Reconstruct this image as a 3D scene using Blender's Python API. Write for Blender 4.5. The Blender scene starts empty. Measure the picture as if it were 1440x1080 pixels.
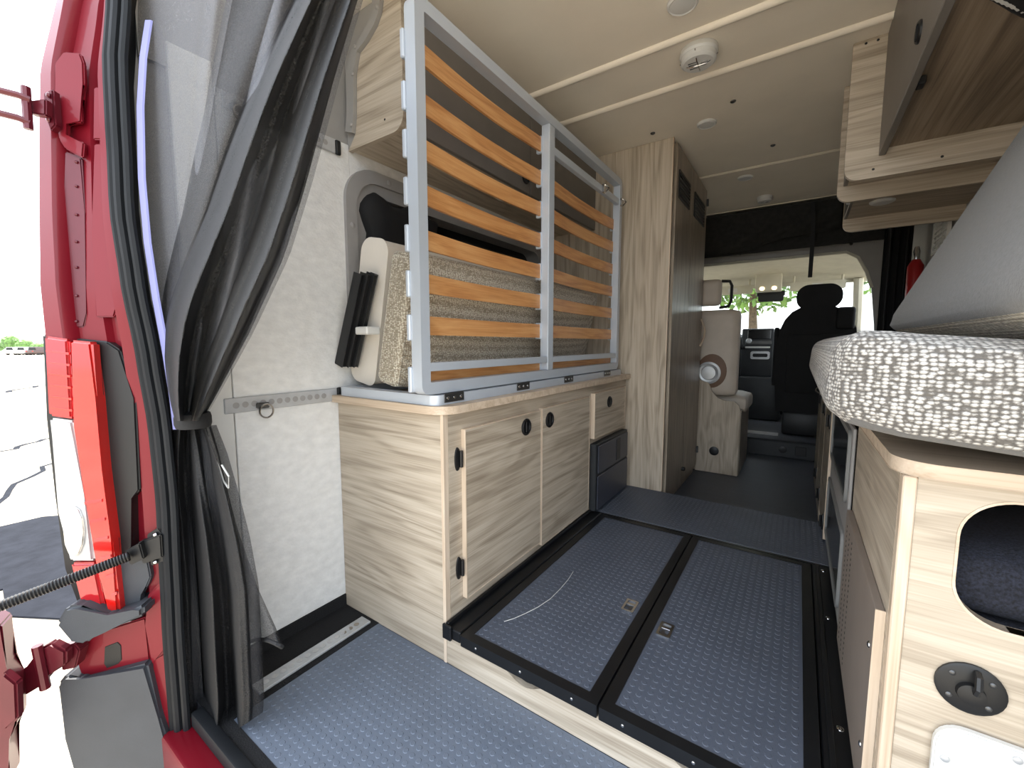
import bpy, bmesh, math, random
from mathutils import Vector, Matrix
random.seed(7)
S = bpy.context.scene
COL = S.collection
PI = math.pi

# ------------------------------------------------------------------ camera
F_PX = 590.0
YAW = math.atan2(404, math.hypot(F_PX, 57)); PITCH = -math.atan(57 / F_PX)
EYE = Vector((0, 0, 1.0))
cam_d = bpy.data.cameras.new('camera'); cam = bpy.data.objects.new('camera', cam_d); COL.objects.link(cam)
cam_d.sensor_width = 36; cam_d.lens = F_PX * 36 / 1440; cam_d.clip_start = .02; cam_d.clip_end = 500
cam.location = EYE; cam.rotation_euler = (PI / 2 + PITCH, 0, YAW)
S.camera = cam
# ------------------------------------------------------------------ world, sun, exposure
w = bpy.data.worlds.new('world'); S.world = w; w.use_nodes = True
nt = w.node_tree; bg = nt.nodes['Background']
sky = nt.nodes.new('ShaderNodeTexSky'); sky.sky_type = 'NISHITA'; sky.sun_disc = False
SUN_EL, SUN_AZ = math.radians(56), math.radians(-72)      # azimuth from +Y (van front) towards -X
sky.sun_elevation = SUN_EL; sky.sun_rotation = SUN_AZ; sky.dust_density = 2.5; sky.air_density = 1.0; sky.ozone_density = .6
hz = nt.nodes.new('ShaderNodeHueSaturation'); hz.inputs['Saturation'].default_value = .6      # bright summer haze
nt.links.new(sky.outputs[0], hz.inputs['Color']); nt.links.new(hz.outputs[0], bg.inputs[0]); bg.inputs[1].default_value = .10
bg2 = nt.nodes.new('ShaderNodeBackground'); bg2.inputs[0].default_value = (.86, .93, 1, 1); bg2.inputs[1].default_value = .85      # even white haze
ad = nt.nodes.new('ShaderNodeAddShader'); nt.links.new(bg.outputs[0], ad.inputs[0]); nt.links.new(bg2.outputs[0], ad.inputs[1])
nt.links.new(ad.outputs[0], nt.nodes['World Output'].inputs[0])
sd = bpy.data.lights.new('sun', 'SUN'); sd.energy = 2.2; sd.angle = math.radians(.6); sd.color = (1, .94, .84)
so = bpy.data.objects.new('sun', sd); COL.objects.link(so)
sdir = Vector((math.sin(SUN_AZ) * math.cos(SUN_EL), math.cos(SUN_AZ) * math.cos(SUN_EL), math.sin(SUN_EL)))
so.rotation_euler = sdir.to_track_quat('Z', 'Y').to_euler(); so.location = (-6, 9, 14)
S.view_settings.view_transform = 'Standard'; S.view_settings.look = 'None'
S.view_settings.gamma = 1; S.view_settings.use_curve_mapping = False
S.view_settings.exposure = 1.72

# ------------------------------------------------------------------ measuring helpers (photo point -> place on a known plane)
_R = Vector((math.cos(YAW), math.sin(YAW), 0)); _F = Vector((-math.sin(YAW) * math.cos(PITCH), math.cos(YAW) * math.cos(PITCH), math.sin(PITCH)))
_U = _R.cross(_F)
def ray(u, v): return _F + _R * ((u - 720) / F_PX) + _U * ((540 - v) / F_PX)
def AX(u, v, x): d = ray(u, v); return EYE + d * (x / d.x)
def AY(u, v, y): d = ray(u, v); return EYE + d * (y / d.y)
def AZ(u, v, z): d = ray(u, v); return EYE + d * ((z - 1.0) / d.z)

# ------------------------------------------------------------------ materials
def lin(c): return tuple(((x / 255) / 12.92 if x / 255 < .04045 else ((x / 255 + .055) / 1.055) ** 2.4) for x in c) + (1,)
MATS = {}
def mat(name, rgb, rough=.5, metal=0, var=.08, vscale=12, bump=0, bscale=60, coat=0, sheen=0, spec=.5, stretch=None):
    if name in MATS: return MATS[name]
    m = bpy.data.materials.new(name); m.use_nodes = True; n = m.node_tree.nodes; l = m.node_tree.links
    p = n['Principled BSDF']; p.inputs['Roughness'].default_value = rough; p.inputs['Metallic'].default_value = metal
    p.inputs['Coat Weight'].default_value = coat; p.inputs['Coat Roughness'].default_value = .06
    p.inputs['Sheen Weight'].default_value = sheen; p.inputs['Specular IOR Level'].default_value = spec
    g = n.new('ShaderNodeNewGeometry'); mp = n.new('ShaderNodeMapping'); l.new(g.outputs['Position'], mp.inputs[0])
    if stretch: mp.inputs['Scale'].default_value = stretch
    t = n.new('ShaderNodeTexNoise'); t.inputs['Scale'].default_value = vscale; t.inputs['Detail'].default_value = 4
    l.new(mp.outputs[0], t.inputs['Vector'])
    r = n.new('ShaderNodeValToRGB'); c = lin(rgb)
    r.color_ramp.elements[0].color = tuple(x * (1 - var * 2) for x in c[:3]) + (1,); r.color_ramp.elements[0].position = .25
    r.color_ramp.elements[1].color = tuple(min(1, x * (1 + var * 2)) for x in c[:3]) + (1,); r.color_ramp.elements[1].position = .75
    l.new(t.outputs[0], r.inputs[0]); l.new(r.outputs[0], p.inputs['Base Color'])
    if bump:
        b = n.new('ShaderNodeBump'); t2 = n.new('ShaderNodeTexNoise'); t2.inputs['Scale'].default_value = bscale; t2.inputs['Detail'].default_value = 3
        l.new(mp.outputs[0], t2.inputs['Vector']); l.new(t2.outputs[0], b.inputs['Height'])
        b.inputs['Strength'].default_value = bump; b.inputs['Distance'].default_value = .004; l.new(b.outputs[0], p.inputs['Normal'])
    MATS[name] = m; return m
def wood(name, axis, dark, mid, light, rough=.5, fine=1.0):
    """laminate with grain running along one axis"""
    m = bpy.data.materials.new(name); m.use_nodes = True; n = m.node_tree.nodes; l = m.node_tree.links
    p = n['Principled BSDF']; p.inputs['Roughness'].default_value = rough
    g = n.new('ShaderNodeNewGeometry')
    def tex(along, across, scale, detail, dist):
        mp = n.new('ShaderNodeMapping'); l.new(g.outputs['Position'], mp.inputs[0])
        s = [across] * 3; s['xyz'.index(axis)] = along; mp.inputs['Scale'].default_value = s
        t = n.new('ShaderNodeTexNoise'); t.inputs['Scale'].default_value = scale; t.inputs['Detail'].default_value = detail
        t.inputs['Distortion'].default_value = dist; l.new(mp.outputs[0], t.inputs['Vector']); return t
    a = tex(.55, 4.2, 2.0, 2, .8); b = tex(.6, 20 * fine, 3.0, 4, .35); c = tex(2.2, 130 * fine, 2.0, 2, 0)
    # cathedral rings: sine of the broad noise
    mu = n.new('ShaderNodeMath'); mu.operation = 'MULTIPLY'; mu.inputs[1].default_value = 34; l.new(a.outputs[0], mu.inputs[0])
    si = n.new('ShaderNodeMath'); si.operation = 'SINE'; l.new(mu.outputs[0], si.inputs[0])
    def madd(x, k, off):
        q = n.new('ShaderNodeMath'); q.operation = 'MULTIPLY_ADD'; q.inputs[1].default_value = k
        l.new(x, q.inputs[0])
        if isinstance(off, float): q.inputs[2].default_value = off
        else: l.new(off, q.inputs[2])
        return q.outputs[0]
    v = madd(si.outputs[0], .085, -.02); v = madd(b.outputs[0], .62, v); v = madd(c.outputs[0], .42, v)
    r = n.new('ShaderNodeValToRGB'); e = r.color_ramp.elements
    e[0].position = .26; e[0].color = lin(dark); e[1].position = .78; e[1].color = lin(light)
    k = e.new(.5); k.color = lin(mid)
    l.new(v, r.inputs[0]); l.new(r.outputs[0], p.inputs['Base Color'])
    bp = n.new('ShaderNodeBump'); bp.inputs['Strength'].default_value = .12; bp.inputs['Distance'].default_value = .002
    l.new(c.outputs[0], bp.inputs['Height']); l.new(bp.outputs[0], p.inputs['Normal'])
    MATS[name] = m; return m
LW = ((142, 128, 110), (180, 166, 147), (203, 191, 173))
WX = wood('laminate_x', 'x', *LW); WY = wood('laminate_y', 'y', *LW); WZ = wood('laminate_z', 'z', *LW)
EDGE = wood('edge_band', 'z', (186, 164, 140), (205, 185, 162), (219, 202, 182), .45)
EDGEX = wood('edge_band_x', 'x', (180, 158, 134), (201, 181, 158), (216, 198, 178), .45)
BIRCH = wood('beech_slat', 'y', (172, 112, 62), (202, 144, 88), (220, 168, 112), .38)
TAUPE = mat('taupe_laminate', (112, 106, 100), .45, var=.03)
WALL = mat('wall_panel_vinyl', (222, 221, 218), .75, var=.045, vscale=26, bump=.5, bscale=90, stretch=(1, 1, 1.6))
WHITE = mat('white_plastic', (212, 211, 207), .4, var=.02)
CREAM = mat('headliner', (236, 226, 209), .8, var=.02, vscale=5, bump=.15, bscale=300)
CABCREAM = mat('cab_lining', (206, 202, 186), .8, var=.03)
ALU = mat('painted_frame', (192, 199, 208), .36, .25, var=.02, vscale=6)
RAW = mat('bare_aluminium', (190, 192, 194), .38, .45, var=.06, vscale=20)
CHROME = mat('chrome', (205, 205, 205), .15, 1, var=.02)
STEEL = mat('dark_steel', (92, 92, 92), .38, .8, var=.08)
GREYPL = mat('grey_trim_plastic', (150, 148, 146), .55, var=.03, bump=.1, bscale=240)
METALGREY = mat('painted_inner_metal', (150, 147, 143), .45, var=.03)
BLACK = mat('black_plastic', (20, 20, 21), .45, var=.1)
BLACKSATIN = mat('black_metal_edge', (26, 27, 29), .34, .3, var=.1)
CARPET = mat('black_carpet', (16, 16, 18), .95, var=.5, vscale=260, bump=.6, bscale=300)
NAVY = mat('navy_carpet', (26, 28, 38), .95, var=.5, vscale=260, bump=.6, bscale=300)
RUBBERL = mat('skylit_stud_rubber', (98, 107, 121), .45, var=.05, vscale=7, bump=.08, bscale=400)  # paler, bluer copy of the stud rubber; sky reflection put into its colour
RUBBER = mat('stud_rubber', (80, 86, 98), .5, var=.05, vscale=7, bump=.08, bscale=400)
RUBBERD = mat('aisle_rubber', (70, 74, 82), .42, var=.05, vscale=7, bump=.5, bscale=60, stretch=(1, 3, 1))
SEAL = mat('seal_rubber', (22, 24, 27), .6, var=.1, spec=.3)
RED = mat('red_body_paint', (112, 10, 26), .42, .1, var=.05, vscale=3, coat=.3, spec=.3)
REDD = mat('red_hinge_paint', (88, 14, 28), .4, .2, var=.08, vscale=10, coat=.25)
BUMPER = mat('grey_bumper_plastic', (56, 59, 64), .55, var=.05, bump=.15, bscale=500)
SEATBLACK = mat('black_seat_fabric', (17, 17, 19), .8, var=.15, bump=.2, bscale=300)
DASH = mat('dash_plastic', (44, 46, 48), .5, var=.08)
LEATHER = mat('beige_vinyl', (196, 184, 170), .5, var=.03, bump=.1, bscale=200)
BROWN = mat('brown_piping', (112, 84, 64), .55, var=.05)
GREYCLOTH = mat('grey_cloth', (104, 103, 102), .9, var=.10, vscale=160, bump=.35, bscale=500, sheen=.2)
LAV = mat('lavender_tape', (150, 152, 206), .7, var=.03)
NETTING = mat('black_netting', (34, 33, 31), .85, var=.2, vscale=30, bump=.4, bscale=30)
PERF = mat('perforated_board', (134, 122, 112), .55, var=.03)
SCREENM = mat('screen_glass', (14, 16, 20), .12, var=.1)
CONCRETE = mat('lot_paving', (184, 174, 157), .95, spec=.08, var=.10, vscale=1.1, bump=.5, bscale=60)
SHADE_TAR = mat('shade_and_tar', (44, 46, 52), .95, spec=.08, var=.12, vscale=9, bump=.5, bscale=60)  # colour of the painted ground shadow and of the tar seams
LEAF = mat('leaf_green', (98, 128, 58), .6, var=.35, vscale=2.5)
BARK = mat('bark', (84, 70, 56), .9, var=.2, bump=.5, bscale=20)
RVW = mat('motorhome_white', (214, 212, 208), .4, var=.03)
RVD = mat('motorhome_dark', (88, 70, 66), .4, var=.1)
WARM = bpy.data.materials.new('lit_map_light'); WARM.use_nodes = True
_p = WARM.node_tree.nodes['Principled BSDF']; _p.inputs['Base Color'].default_value = (1, .8, .5, 1); _p.inputs['Emission Color'].default_value = (1, .72, .38, 1); _p.inputs['Emission Strength'].default_value = 1.3

def weave(name, light, dark, scale, k=1.0, stretch=(1, 1, 1)):
    m = bpy.data.materials.new(name); m.use_nodes = True; n = m.node_tree.nodes; l = m.node_tree.links
    p = n['Principled BSDF']; p.inputs['Roughness'].default_value = .85; p.inputs['Sheen Weight'].default_value = .25
    g = n.new('ShaderNodeNewGeometry'); mp = n.new('ShaderNodeMapping'); mp.inputs['Scale'].default_value = stretch; l.new(g.outputs['Position'], mp.inputs[0])
    v = n.new('ShaderNodeTexVoronoi'); v.inputs['Scale'].default_value = scale; v.inputs['Randomness'].default_value = .42; l.new(mp.outputs[0], v.inputs['Vector'])
    f = n.new('ShaderNodeTexNoise'); f.inputs['Scale'].default_value = scale * 4; l.new(mp.outputs[0], f.inputs['Vector'])
    a = n.new('ShaderNodeMath'); a.operation = 'MULTIPLY_ADD'; a.inputs[1].default_value = -.35; l.new(f.outputs[0], a.inputs[0]); l.new(v.outputs['Distance'], a.inputs[2])
    r = n.new('ShaderNodeValToRGB'); e = r.color_ramp.elements
    e[0].position = .12; e[0].color = lin(light); e[1].position = .42; e[1].color = lin(dark)
    q = e.new(.26); q.color = lin(tuple(.55 * x + .45 * y for x, y in zip(light, dark)))
    l.new(a.outputs[0], r.inputs[0]); l.new(r.outputs[0], p.inputs['Base Color'])
    b = n.new('ShaderNodeBump'); b.invert = True; b.inputs['Strength'].default_value = .9 * k; b.inputs['Distance'].default_value = .006
    l.new(v.outputs['Distance'], b.inputs['Height']); l.new(b.outputs[0], p.inputs['Normal']); MATS[name] = m; return m
KNIT = weave('chunky_weave', (208, 204, 197), (96, 91, 85), 116, 1, (1, 1, 1.5))
CREAMBOARD = mat('cream_board', (224, 216, 204), .5, var=.02)
TWEED = weave('cream_tweed', (230, 223, 206), (150, 138, 118), 120, .8, (1, 1, 1.7))
def cloth_mesh(name, see, rgb):
    m = bpy.data.materials.new(name); m.use_nodes = True; n = m.node_tree.nodes; l = m.node_tree.links
    out = n['Material Output']; p = n['Principled BSDF']; p.inputs['Base Color'].default_value = lin(rgb); p.inputs['Roughness'].default_value = .7
    tr = n.new('ShaderNodeBsdfTransparent'); mx = n.new('ShaderNodeMixShader')
    g = n.new('ShaderNodeNewGeometry'); t = n.new('ShaderNodeTexNoise'); t.inputs['Scale'].default_value = 420; l.new(g.outputs['Position'], t.inputs['Vector'])
    ma = n.new('ShaderNodeMapRange'); ma.inputs['From Min'].default_value = .3; ma.inputs['From Max'].default_value = .7
    ma.inputs['To Min'].default_value = 1 - see - .12; ma.inputs['To Max'].default_value = 1 - see + .12
    l.new(t.outputs[0], ma.inputs[0]); l.new(ma.outputs[0], mx.inputs[0]); l.new(tr.outputs[0], mx.inputs[1]); l.new(p.outputs[0], mx.inputs[2])
    l.new(mx.outputs[0], out.inputs['Surface']); MATS[name] = m; return m
SHEER = cloth_mesh('sheer_black_mesh', .50, (104, 106, 113)); MIDMESH = cloth_mesh('double_black_mesh', .30, (32, 32, 35)); DENSE = cloth_mesh('gathered_black_mesh', .09, (13, 13, 15))
HEM = mat('curtain_hem', (26, 26, 28), .8, var=.15, vscale=200)
def glassy(name, tint, gloss, see):
    m = bpy.data.materials.new(name); m.use_nodes = True; n = m.node_tree.nodes; l = m.node_tree.links
    out = n['Material Output']; tr = n.new('ShaderNodeBsdfTransparent'); tr.inputs[0].default_value = tint
    gl = n.new('ShaderNodeBsdfGlossy'); gl.inputs['Roughness'].default_value = .03
    lw = n.new('ShaderNodeLayerWeight'); lw.inputs[0].default_value = gloss
    mx = n.new('ShaderNodeMixShader'); l.new(lw.outputs['Fresnel'], mx.inputs[0]); l.new(tr.outputs[0], mx.inputs[1]); l.new(gl.outputs[0], mx.inputs[2])
    l.new(mx.outputs[0], out.inputs['Surface']); MATS[name] = m; return m
GLASS = glassy('window_glass', (.93, .96, .94, 1), .2, .9)
def lens(name, rgb, rough=.12, trans=.35):
    m = mat(name, rgb, rough, var=.05, coat=1); m.node_tree.nodes['Principled BSDF'].inputs['Transmission Weight'].default_value = trans; return m
REDLENS = lens('red_lamp_lens', (238, 34, 26)); CLEARLENS = lens('clear_lamp_lens', (216, 214, 212), .15, .3); DEEPRED = lens('dark_red_lens', (196, 26, 34), .1, .2)

# ------------------------------------------------------------------ mesh helpers
def NB(): return bmesh.new()
def box(bm, x0, x1, y0, y1, z0, z1, bev=0, seg=1):
    r = bmesh.ops.create_cube(bm, size=1); vs = r['verts']
    for v in vs: v.co = ((x0 + x1) / 2 + v.co.x * (x1 - x0), (y0 + y1) / 2 + v.co.y * (y1 - y0), (z0 + z1) / 2 + v.co.z * (z1 - z0))
    if bev:
        es = list({e for v in vs for e in v.link_edges})
        bmesh.ops.bevel(bm, geom=es, offset=bev, segments=seg, affect='EDGES', profile=.5)
    return bm
def to3(axis, p, a):
    if axis == 'x': return (a, p[0], p[1])
    if axis == 'y': return (p[0], a, p[1])
    return (p[0], p[1], a)
def prism(bm, pts, axis, a, b):
    A = [bm.verts.new(to3(axis, p, a)) for p in pts]; B = [bm.verts.new(to3(axis, p, b)) for p in pts]
    n = len(pts)
    fs = [bm.faces.new(A), bm.faces.new(list(reversed(B)))]
    for f in fs: f.normal_update()
    for i in range(n): bm.faces.new((A[i], A[(i + 1) % n], B[(i + 1) % n], B[i]))
    return bm
def ring(bm, outer, inner, axis, a, b):
    L = [[bm.verts.new(to3(axis, p, q)) for p in pts] for pts, q in ((outer, a), (inner, a), (outer, b), (inner, b))]
    n = len(outer)
    for i in range(n):
        j = (i + 1) % n
        bm.faces.new((L[0][i], L[0][j], L[1][j], L[1][i])); bm.faces.new((L[2][i], L[3][i], L[3][j], L[2][j]))
        bm.faces.new((L[0][i], L[2][i], L[2][j], L[0][j])); bm.faces.new((L[1][i], L[1][j], L[3][j], L[3][i]))
    return bm
def rr(x0, x1, y0, y1, r, n=6):
    """rounded rectangle loop; r is one radius or four (corner order: x1y1, x0y1, x0y0, x1y0)"""
    if not isinstance(r, (tuple, list)): r = (r,) * 4
    out = []
    for k, (cx, cy, sx, sy) in enumerate(((x1, y1, -1, -1), (x0, y1, 1, -1), (x0, y0, 1, 1), (x1, y0, -1, 1))):
        q = max(r[k], 1e-4)
        for i in range(n + 1):
            t = PI / 2 * k + PI / 2 * i / n
            out.append((cx + sx * q + q * math.cos(t), cy + sy * q + q * math.sin(t)))
    return out
def tube(bm, pts, r, n=8, caps=True, flat=1.0):
    pts = [Vector(p) for p in pts]; rings = []
    up0 = None
    for i, p in enumerate(pts):
        d = (pts[min(i + 1, len(pts) - 1)] - pts[max(i - 1, 0)]).normalized()
        if up0 is None: up0 = Vector((0, 0, 1)) if abs(d.z) < .9 else Vector((1, 0, 0))
        s = d.cross(up0).normalized(); t = s.cross(d).normalized(); up0 = t
        rad = r[i] if isinstance(r, (list, tuple)) else r
        rings.append([bm.verts.new(p + s * (rad * math.cos(2 * PI * k / n)) + t * (rad * flat * math.sin(2 * PI * k / n))) for k in range(n)])
    for A, B in zip(rings, rings[1:]):
        for k in range(n): bm.faces.new((A[k], A[(k + 1) % n], B[(k + 1) % n], B[k]))
    if caps: bm.faces.new(list(reversed(rings[0]))); bm.faces.new(rings[-1])
    return bm
def lathe(bm, prof, c, axis='z', n=20, sx=1.0, sy=1.0):
    """profile [(radius, height)] turned about an axis through c"""
    c = Vector(c); rings = []
    for rad, h in prof:
        row = []
        for k in range(n):
            t = 2 * PI * k / n; a, b = rad * math.cos(t) * sx, rad * math.sin(t) * sy
            q = {'z': (a, b, h), 'x': (h, a, b), 'y': (a, h, b)}[axis]; row.append(bm.verts.new(c + Vector(q)))
        rings.append(row)
    for A, B in zip(rings, rings[1:]):
        for k in range(n): bm.faces.new((A[k], A[(k + 1) % n], B[(k + 1) % n], B[k]))
    bm.faces.new(rings[0]); bm.faces.new(rings[-1]); return bm
def grid(bm, fn, nu, nv):
    V = [[bm.verts.new(fn(i / nu, j / nv)) for j in range(nv + 1)] for i in range(nu + 1)]
    for i in range(nu):
        for j in range(nv): bm.faces.new((V[i][j], V[i + 1][j], V[i + 1][j + 1], V[i][j + 1]))
    return V
def pillow(bm, x0, x1, y0, y1, z0, z1, r, n=10, crown=.0):
    """soft rounded block: super-ellipsoid-ish rounded box with crowned large faces"""
    c = Vector(((x0 + x1) / 2, (y0 + y1) / 2, (z0 + z1) / 2)); h = Vector(((x1 - x0) / 2, (y1 - y0) / 2, (z1 - z0) / 2))
    bmesh.ops.create_cube(bm, size=2); vs = [v for v in bm.verts]
    bmesh.ops.subdivide_edges(bm, edges=list(bm.edges), cuts=n, use_grid_fill=True)
    for v in bm.verts:
        p = Vector((v.co.x * h.x, v.co.y * h.y, v.co.z * h.z))
        # concentrate the grid near the edges, then round them
        for a in range(3):
            s = v.co[a]; lim = h[a] - r
            p[a] = math.copysign(min(abs(s) ** .8, 1), s) * h[a]
        q = Vector([max(-(h[a] - r), min(h[a] - r, p[a])) for a in range(3)]); d = p - q
        if d.length > 1e-9: p = q + d.normalized() * min(d.length, r) if d.length > r else p
        u = [p[a] / h[a] for a in range(3)]
        th = min(range(3), key=lambda a: h[a]); o = [a for a in range(3) if a != th]
        p[th] += math.copysign(crown, p[th]) * max(0, 1 - u[o[0]] ** 2) * max(0, 1 - u[o[1]] ** 2) * (abs(u[th]) ** 2)
        v.co = c + p
    return bm
def place(bm, M):
    for v in bm.verts: v.co = M @ v.co
    return bm
def obj(name, bm, m, parent=None, smooth=False, mats=None):
    bmesh.ops.recalc_face_normals(bm, faces=bm.faces)
    me = bpy.data.meshes.new(name); bm.to_mesh(me); bm.free()
    me.materials.append(m)
    for x in (mats or []): me.materials.append(x)
    if smooth:
        me.polygons.foreach_set('use_smooth', [True] * len(me.polygons))
        me.set_sharp_from_angle(angle=math.radians(smooth if smooth is not True else 40))
    o = bpy.data.objects.new(name, me); COL.objects.link(o)
    if parent is not None: par(o, parent)
    return o
def par(o, p):
    o.parent = p
    M = p.matrix_basis.copy(); q = p
    while q.parent is not None: M = q.parent.matrix_basis @ q.matrix_parent_inverse @ M; q = q.parent
    o.matrix_parent_inverse = M.inverted()
def thing(name, label, cat, loc, group=None):
    o = bpy.data.objects.new(name, None); COL.objects.link(o); o.location = loc; o.empty_display_size = .05
    return tag(o, label, cat, group)
def tag(o, label, cat, group=None):
    o['label'] = label; o['category'] = cat
    if group: o['group'] = group
    return o
def struct(o, label, cat='structure'):
    o['kind'] = 'structure'; o['label'] = label; o['category'] = cat; return o
def copyto(o, parent, delta):
    c = o.copy(); COL.objects.link(c); c.location = o.location + Vector(delta); c.parent = parent
    if parent is not None: c.matrix_parent_inverse = o.matrix_parent_inverse.copy()
    return c
def dome(bm, c, r, axis, h, n=10): return lathe(bm, [(r, 0), (r * .92, h * .5), (r * .5, h * .95)], c, axis, n)
def studs(name, x0, x1, y0, y1, z, parent, pitch=.0225, r=.0078, h=.0012, m=None):
    bm = NB(); ny = int((y1 - y0) / pitch); nx = int((x1 - x0) / pitch)
    for i in range(nx):
        for j in range(ny):
            cx = x0 + (i + .5) * (x1 - x0) / nx; cy = y0 + (j + .5) * (y1 - y0) / ny
            A = []; B = []
            for k in range(8):
                t = PI / 8 + PI / 4 * k; A.append(bm.verts.new((cx + r * math.cos(t), cy + r * math.sin(t), z)))
                B.append(bm.verts.new((cx + r * .8 * math.cos(t), cy + r * .8 * math.sin(t), z + h)))
            bm.faces.new(B)
            for k in range(8): bm.faces.new((A[k], A[(k + 1) % 8], B[(k + 1) % 8], B[k]))
    o = obj(name, bm, m or RUBBER, parent); o['kind'] = 'stuff'; return o
def screw(parent, p, axis, r=.005, m=None, h=.002, name='screw'):
    return obj(name, dome(NB(), p, r, axis, h), m or CHROME, parent, True)

# ================================================================== THE SETTING
WL, WR, ZC = -1.387, .66, 2.13
ZG = -.72
struct(obj('ground', box(NB(), -130, 60, -40, 130, ZG - .2, ZG), CONCRETE), 'sunlit beige paved parking lot around the van', 'ground')
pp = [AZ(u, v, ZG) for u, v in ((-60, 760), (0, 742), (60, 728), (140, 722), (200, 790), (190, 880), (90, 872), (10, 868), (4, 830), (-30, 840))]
struct(obj('shadow_slab', prism(NB(), [(p.x, p.y) for p in pp], 'z', ZG, ZG + .012), SHADE_TAR), 'dark grey slab painted as a shadow on the beige lot', 'ground')  # thin dark slab laid on the lot in place of a cast shadow
for k, pts in enumerate((((0, 552), (60, 541)), ((0, 700), (70, 655)), ((0, 636), (62, 618)))):
    a, b = AZ(*pts[0], ZG), AZ(*pts[1], ZG); d = (b - a); a = a - d * .6; wd = .02 * (a - EYE).length / 5
    bm = NB(); n = Vector((-d.y, d.x, 0)).normalized() * wd
    P = []
    for i in range(12):
        q = a + d * (i / 5) + n * random.uniform(-3, 3); P.append(q)
    prism(bm, [(q.x + n.x, q.y + n.y) for q in P] + [(q.x - n.x, q.y - n.y) for q in reversed(P)], 'z', ZG, ZG + .004)
    struct(obj('pavement_seam', bm, SHADE_TAR), 'thin dark tar seam across the beige paving', 'seam')['group'] = 'tar seams on the lot'

floor = struct(obj('floor', box(NB(), WL, WR, .40, 4.36, -.05, 0), RUBBERD), 'grey rubber van floor running up the aisle')
mt = obj('rear_mat', box(NB(), -1.19, WR - .02, .43, .897, 0, .003), RUBBERL, floor)
studs('mat_stud', -1.185, .1, .435, .894, .003, floor, m=RUBBERL)
obj('carpet_edge', box(NB(), WL, -1.192, .40, .9, 0, .004), CARPET, floor)
obj('carpet_edge', box(NB(), -1.192, WR, .40, .43, 0, .004), CARPET, floor)
# ceiling with cross ribs and seams
ceil = struct(obj('ceiling', box(NB(), WL - .06, WR + .04, .36, 4.16, ZC, ZC + .03), CREAM), 'cream headliner with cross ribs')
for y in (1.735, 2.03):
    bm = NB(); lathe(bm, [(.016, 0), (.016, WR - WL - .02)], (WL + .01, y, ZC), 'x', 12); obj('ceiling_rib', bm, CREAM, ceil, True)
for y in (3.195, 3.215, 4.135):
    obj('seam_strip', box(NB(), WL, WR, y - .005, y + .005, ZC - .006, ZC, .002), CREAM, ceil)
# left wall: panels around the window opening
wl = struct(obj('wall_left', box(NB(), WL - .02, WL, .56, .985, .045, 1.715, .002), WALL), 'mottled white wall panel left of the window')
obj('wall_panel', box(NB(), WL - .02, WL, .985, 2.40, .045, .865), WALL, wl)
obj('wall_panel', box(NB(), WL - .02, WL, .985, 2.40, 1.59, 1.715), WALL, wl)
obj('wall_panel', box(NB(), WL - .02, WL, 2.36, 4.3, .0, ZC), WALL, wl)
obj('upper_metal', box(NB(), WL - .03, WL - .008, .40, 2.36, 1.715, ZC), METALGREY, wl)
obj('corner_panel', box(NB(), WL - .018, WL + .004, .455, .556, .06, 1.775, .003), WHITE, wl)
obj('corner_metal', box(NB(), WL - .05, WL - .022, .36, .56, 0, 1.78), METALGREY, wl)
struct(obj('baseboard_left', box(NB(), WL - .015, WL + .006, .42, .9, .004, .045), CARPET), 'black carpeted base strip below the white wall panel')
struct(obj('wall_right', box(NB(), WR, WR + .03, .36, 4.4, -.02, ZC), METALGREY), 'right inner wall behind the galley cabinets')
# window with grey surround, recess and dark pane
w1 = obj('window_1', ring(NB(), rr(.955, 2.43, .815, 1.652, .13, 8), rr(1.0, 2.385, .86, 1.607, .10, 8), 'x', WL - .001, WL + .016), GREYPL, None, 30)
struct(w1, 'grey framed window recess in the left wall')
obj('reveal', ring(NB(), rr(1.0, 2.385, .86, 1.607, .10, 8), rr(1.045, 2.34, .905, 1.562, .07, 8), 'x', WL + .004, WL - .085), GREYPL, w1, 30)
obj('pane', box(NB(), WL - .10, WL - .088, .98, 2.40, .85, 1.62), SCREENM, w1)
for y in (1.15, 1.4, 1.65, 1.9, 2.15): screw(w1, (WL + .016, y, 1.629), 'x', .011, GREYPL, .006, 'rivet')
for z in (1.43, 1.18, .98): screw(w1, (WL + .016, .978, z), 'x', .011, GREYPL, .006, 'rivet')
# ------------------------------------------------------------------ van body around the doorway
vb = thing('van_body', 'dark red van bodywork with tail lamp around the open rear doorway', 'van', (-1.42, .3, ZG))
struct(obj('body_side', box(NB(), -1.515, -1.50, .30, 4.5, -.35, 2.1), RED), 'outer red side of the van on the left', 'van side')
struct(obj('body_side', box(NB(), WR + .05, WR + .065, .36, 4.5, -.35, 2.2), RED), 'outer red side of the van on the right', 'van side')
struct(obj('body_roof', box(NB(), -1.45, WR + .05, .36, 4.6, 2.19, 2.21), RED), 'outer red roof of the van', 'van roof')
struct(obj('underbody', box(NB(), -1.45, WR + .03, .42, 6.0, -.2, -.06), BLACK), 'black underside of the van', 'underbody')
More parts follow.
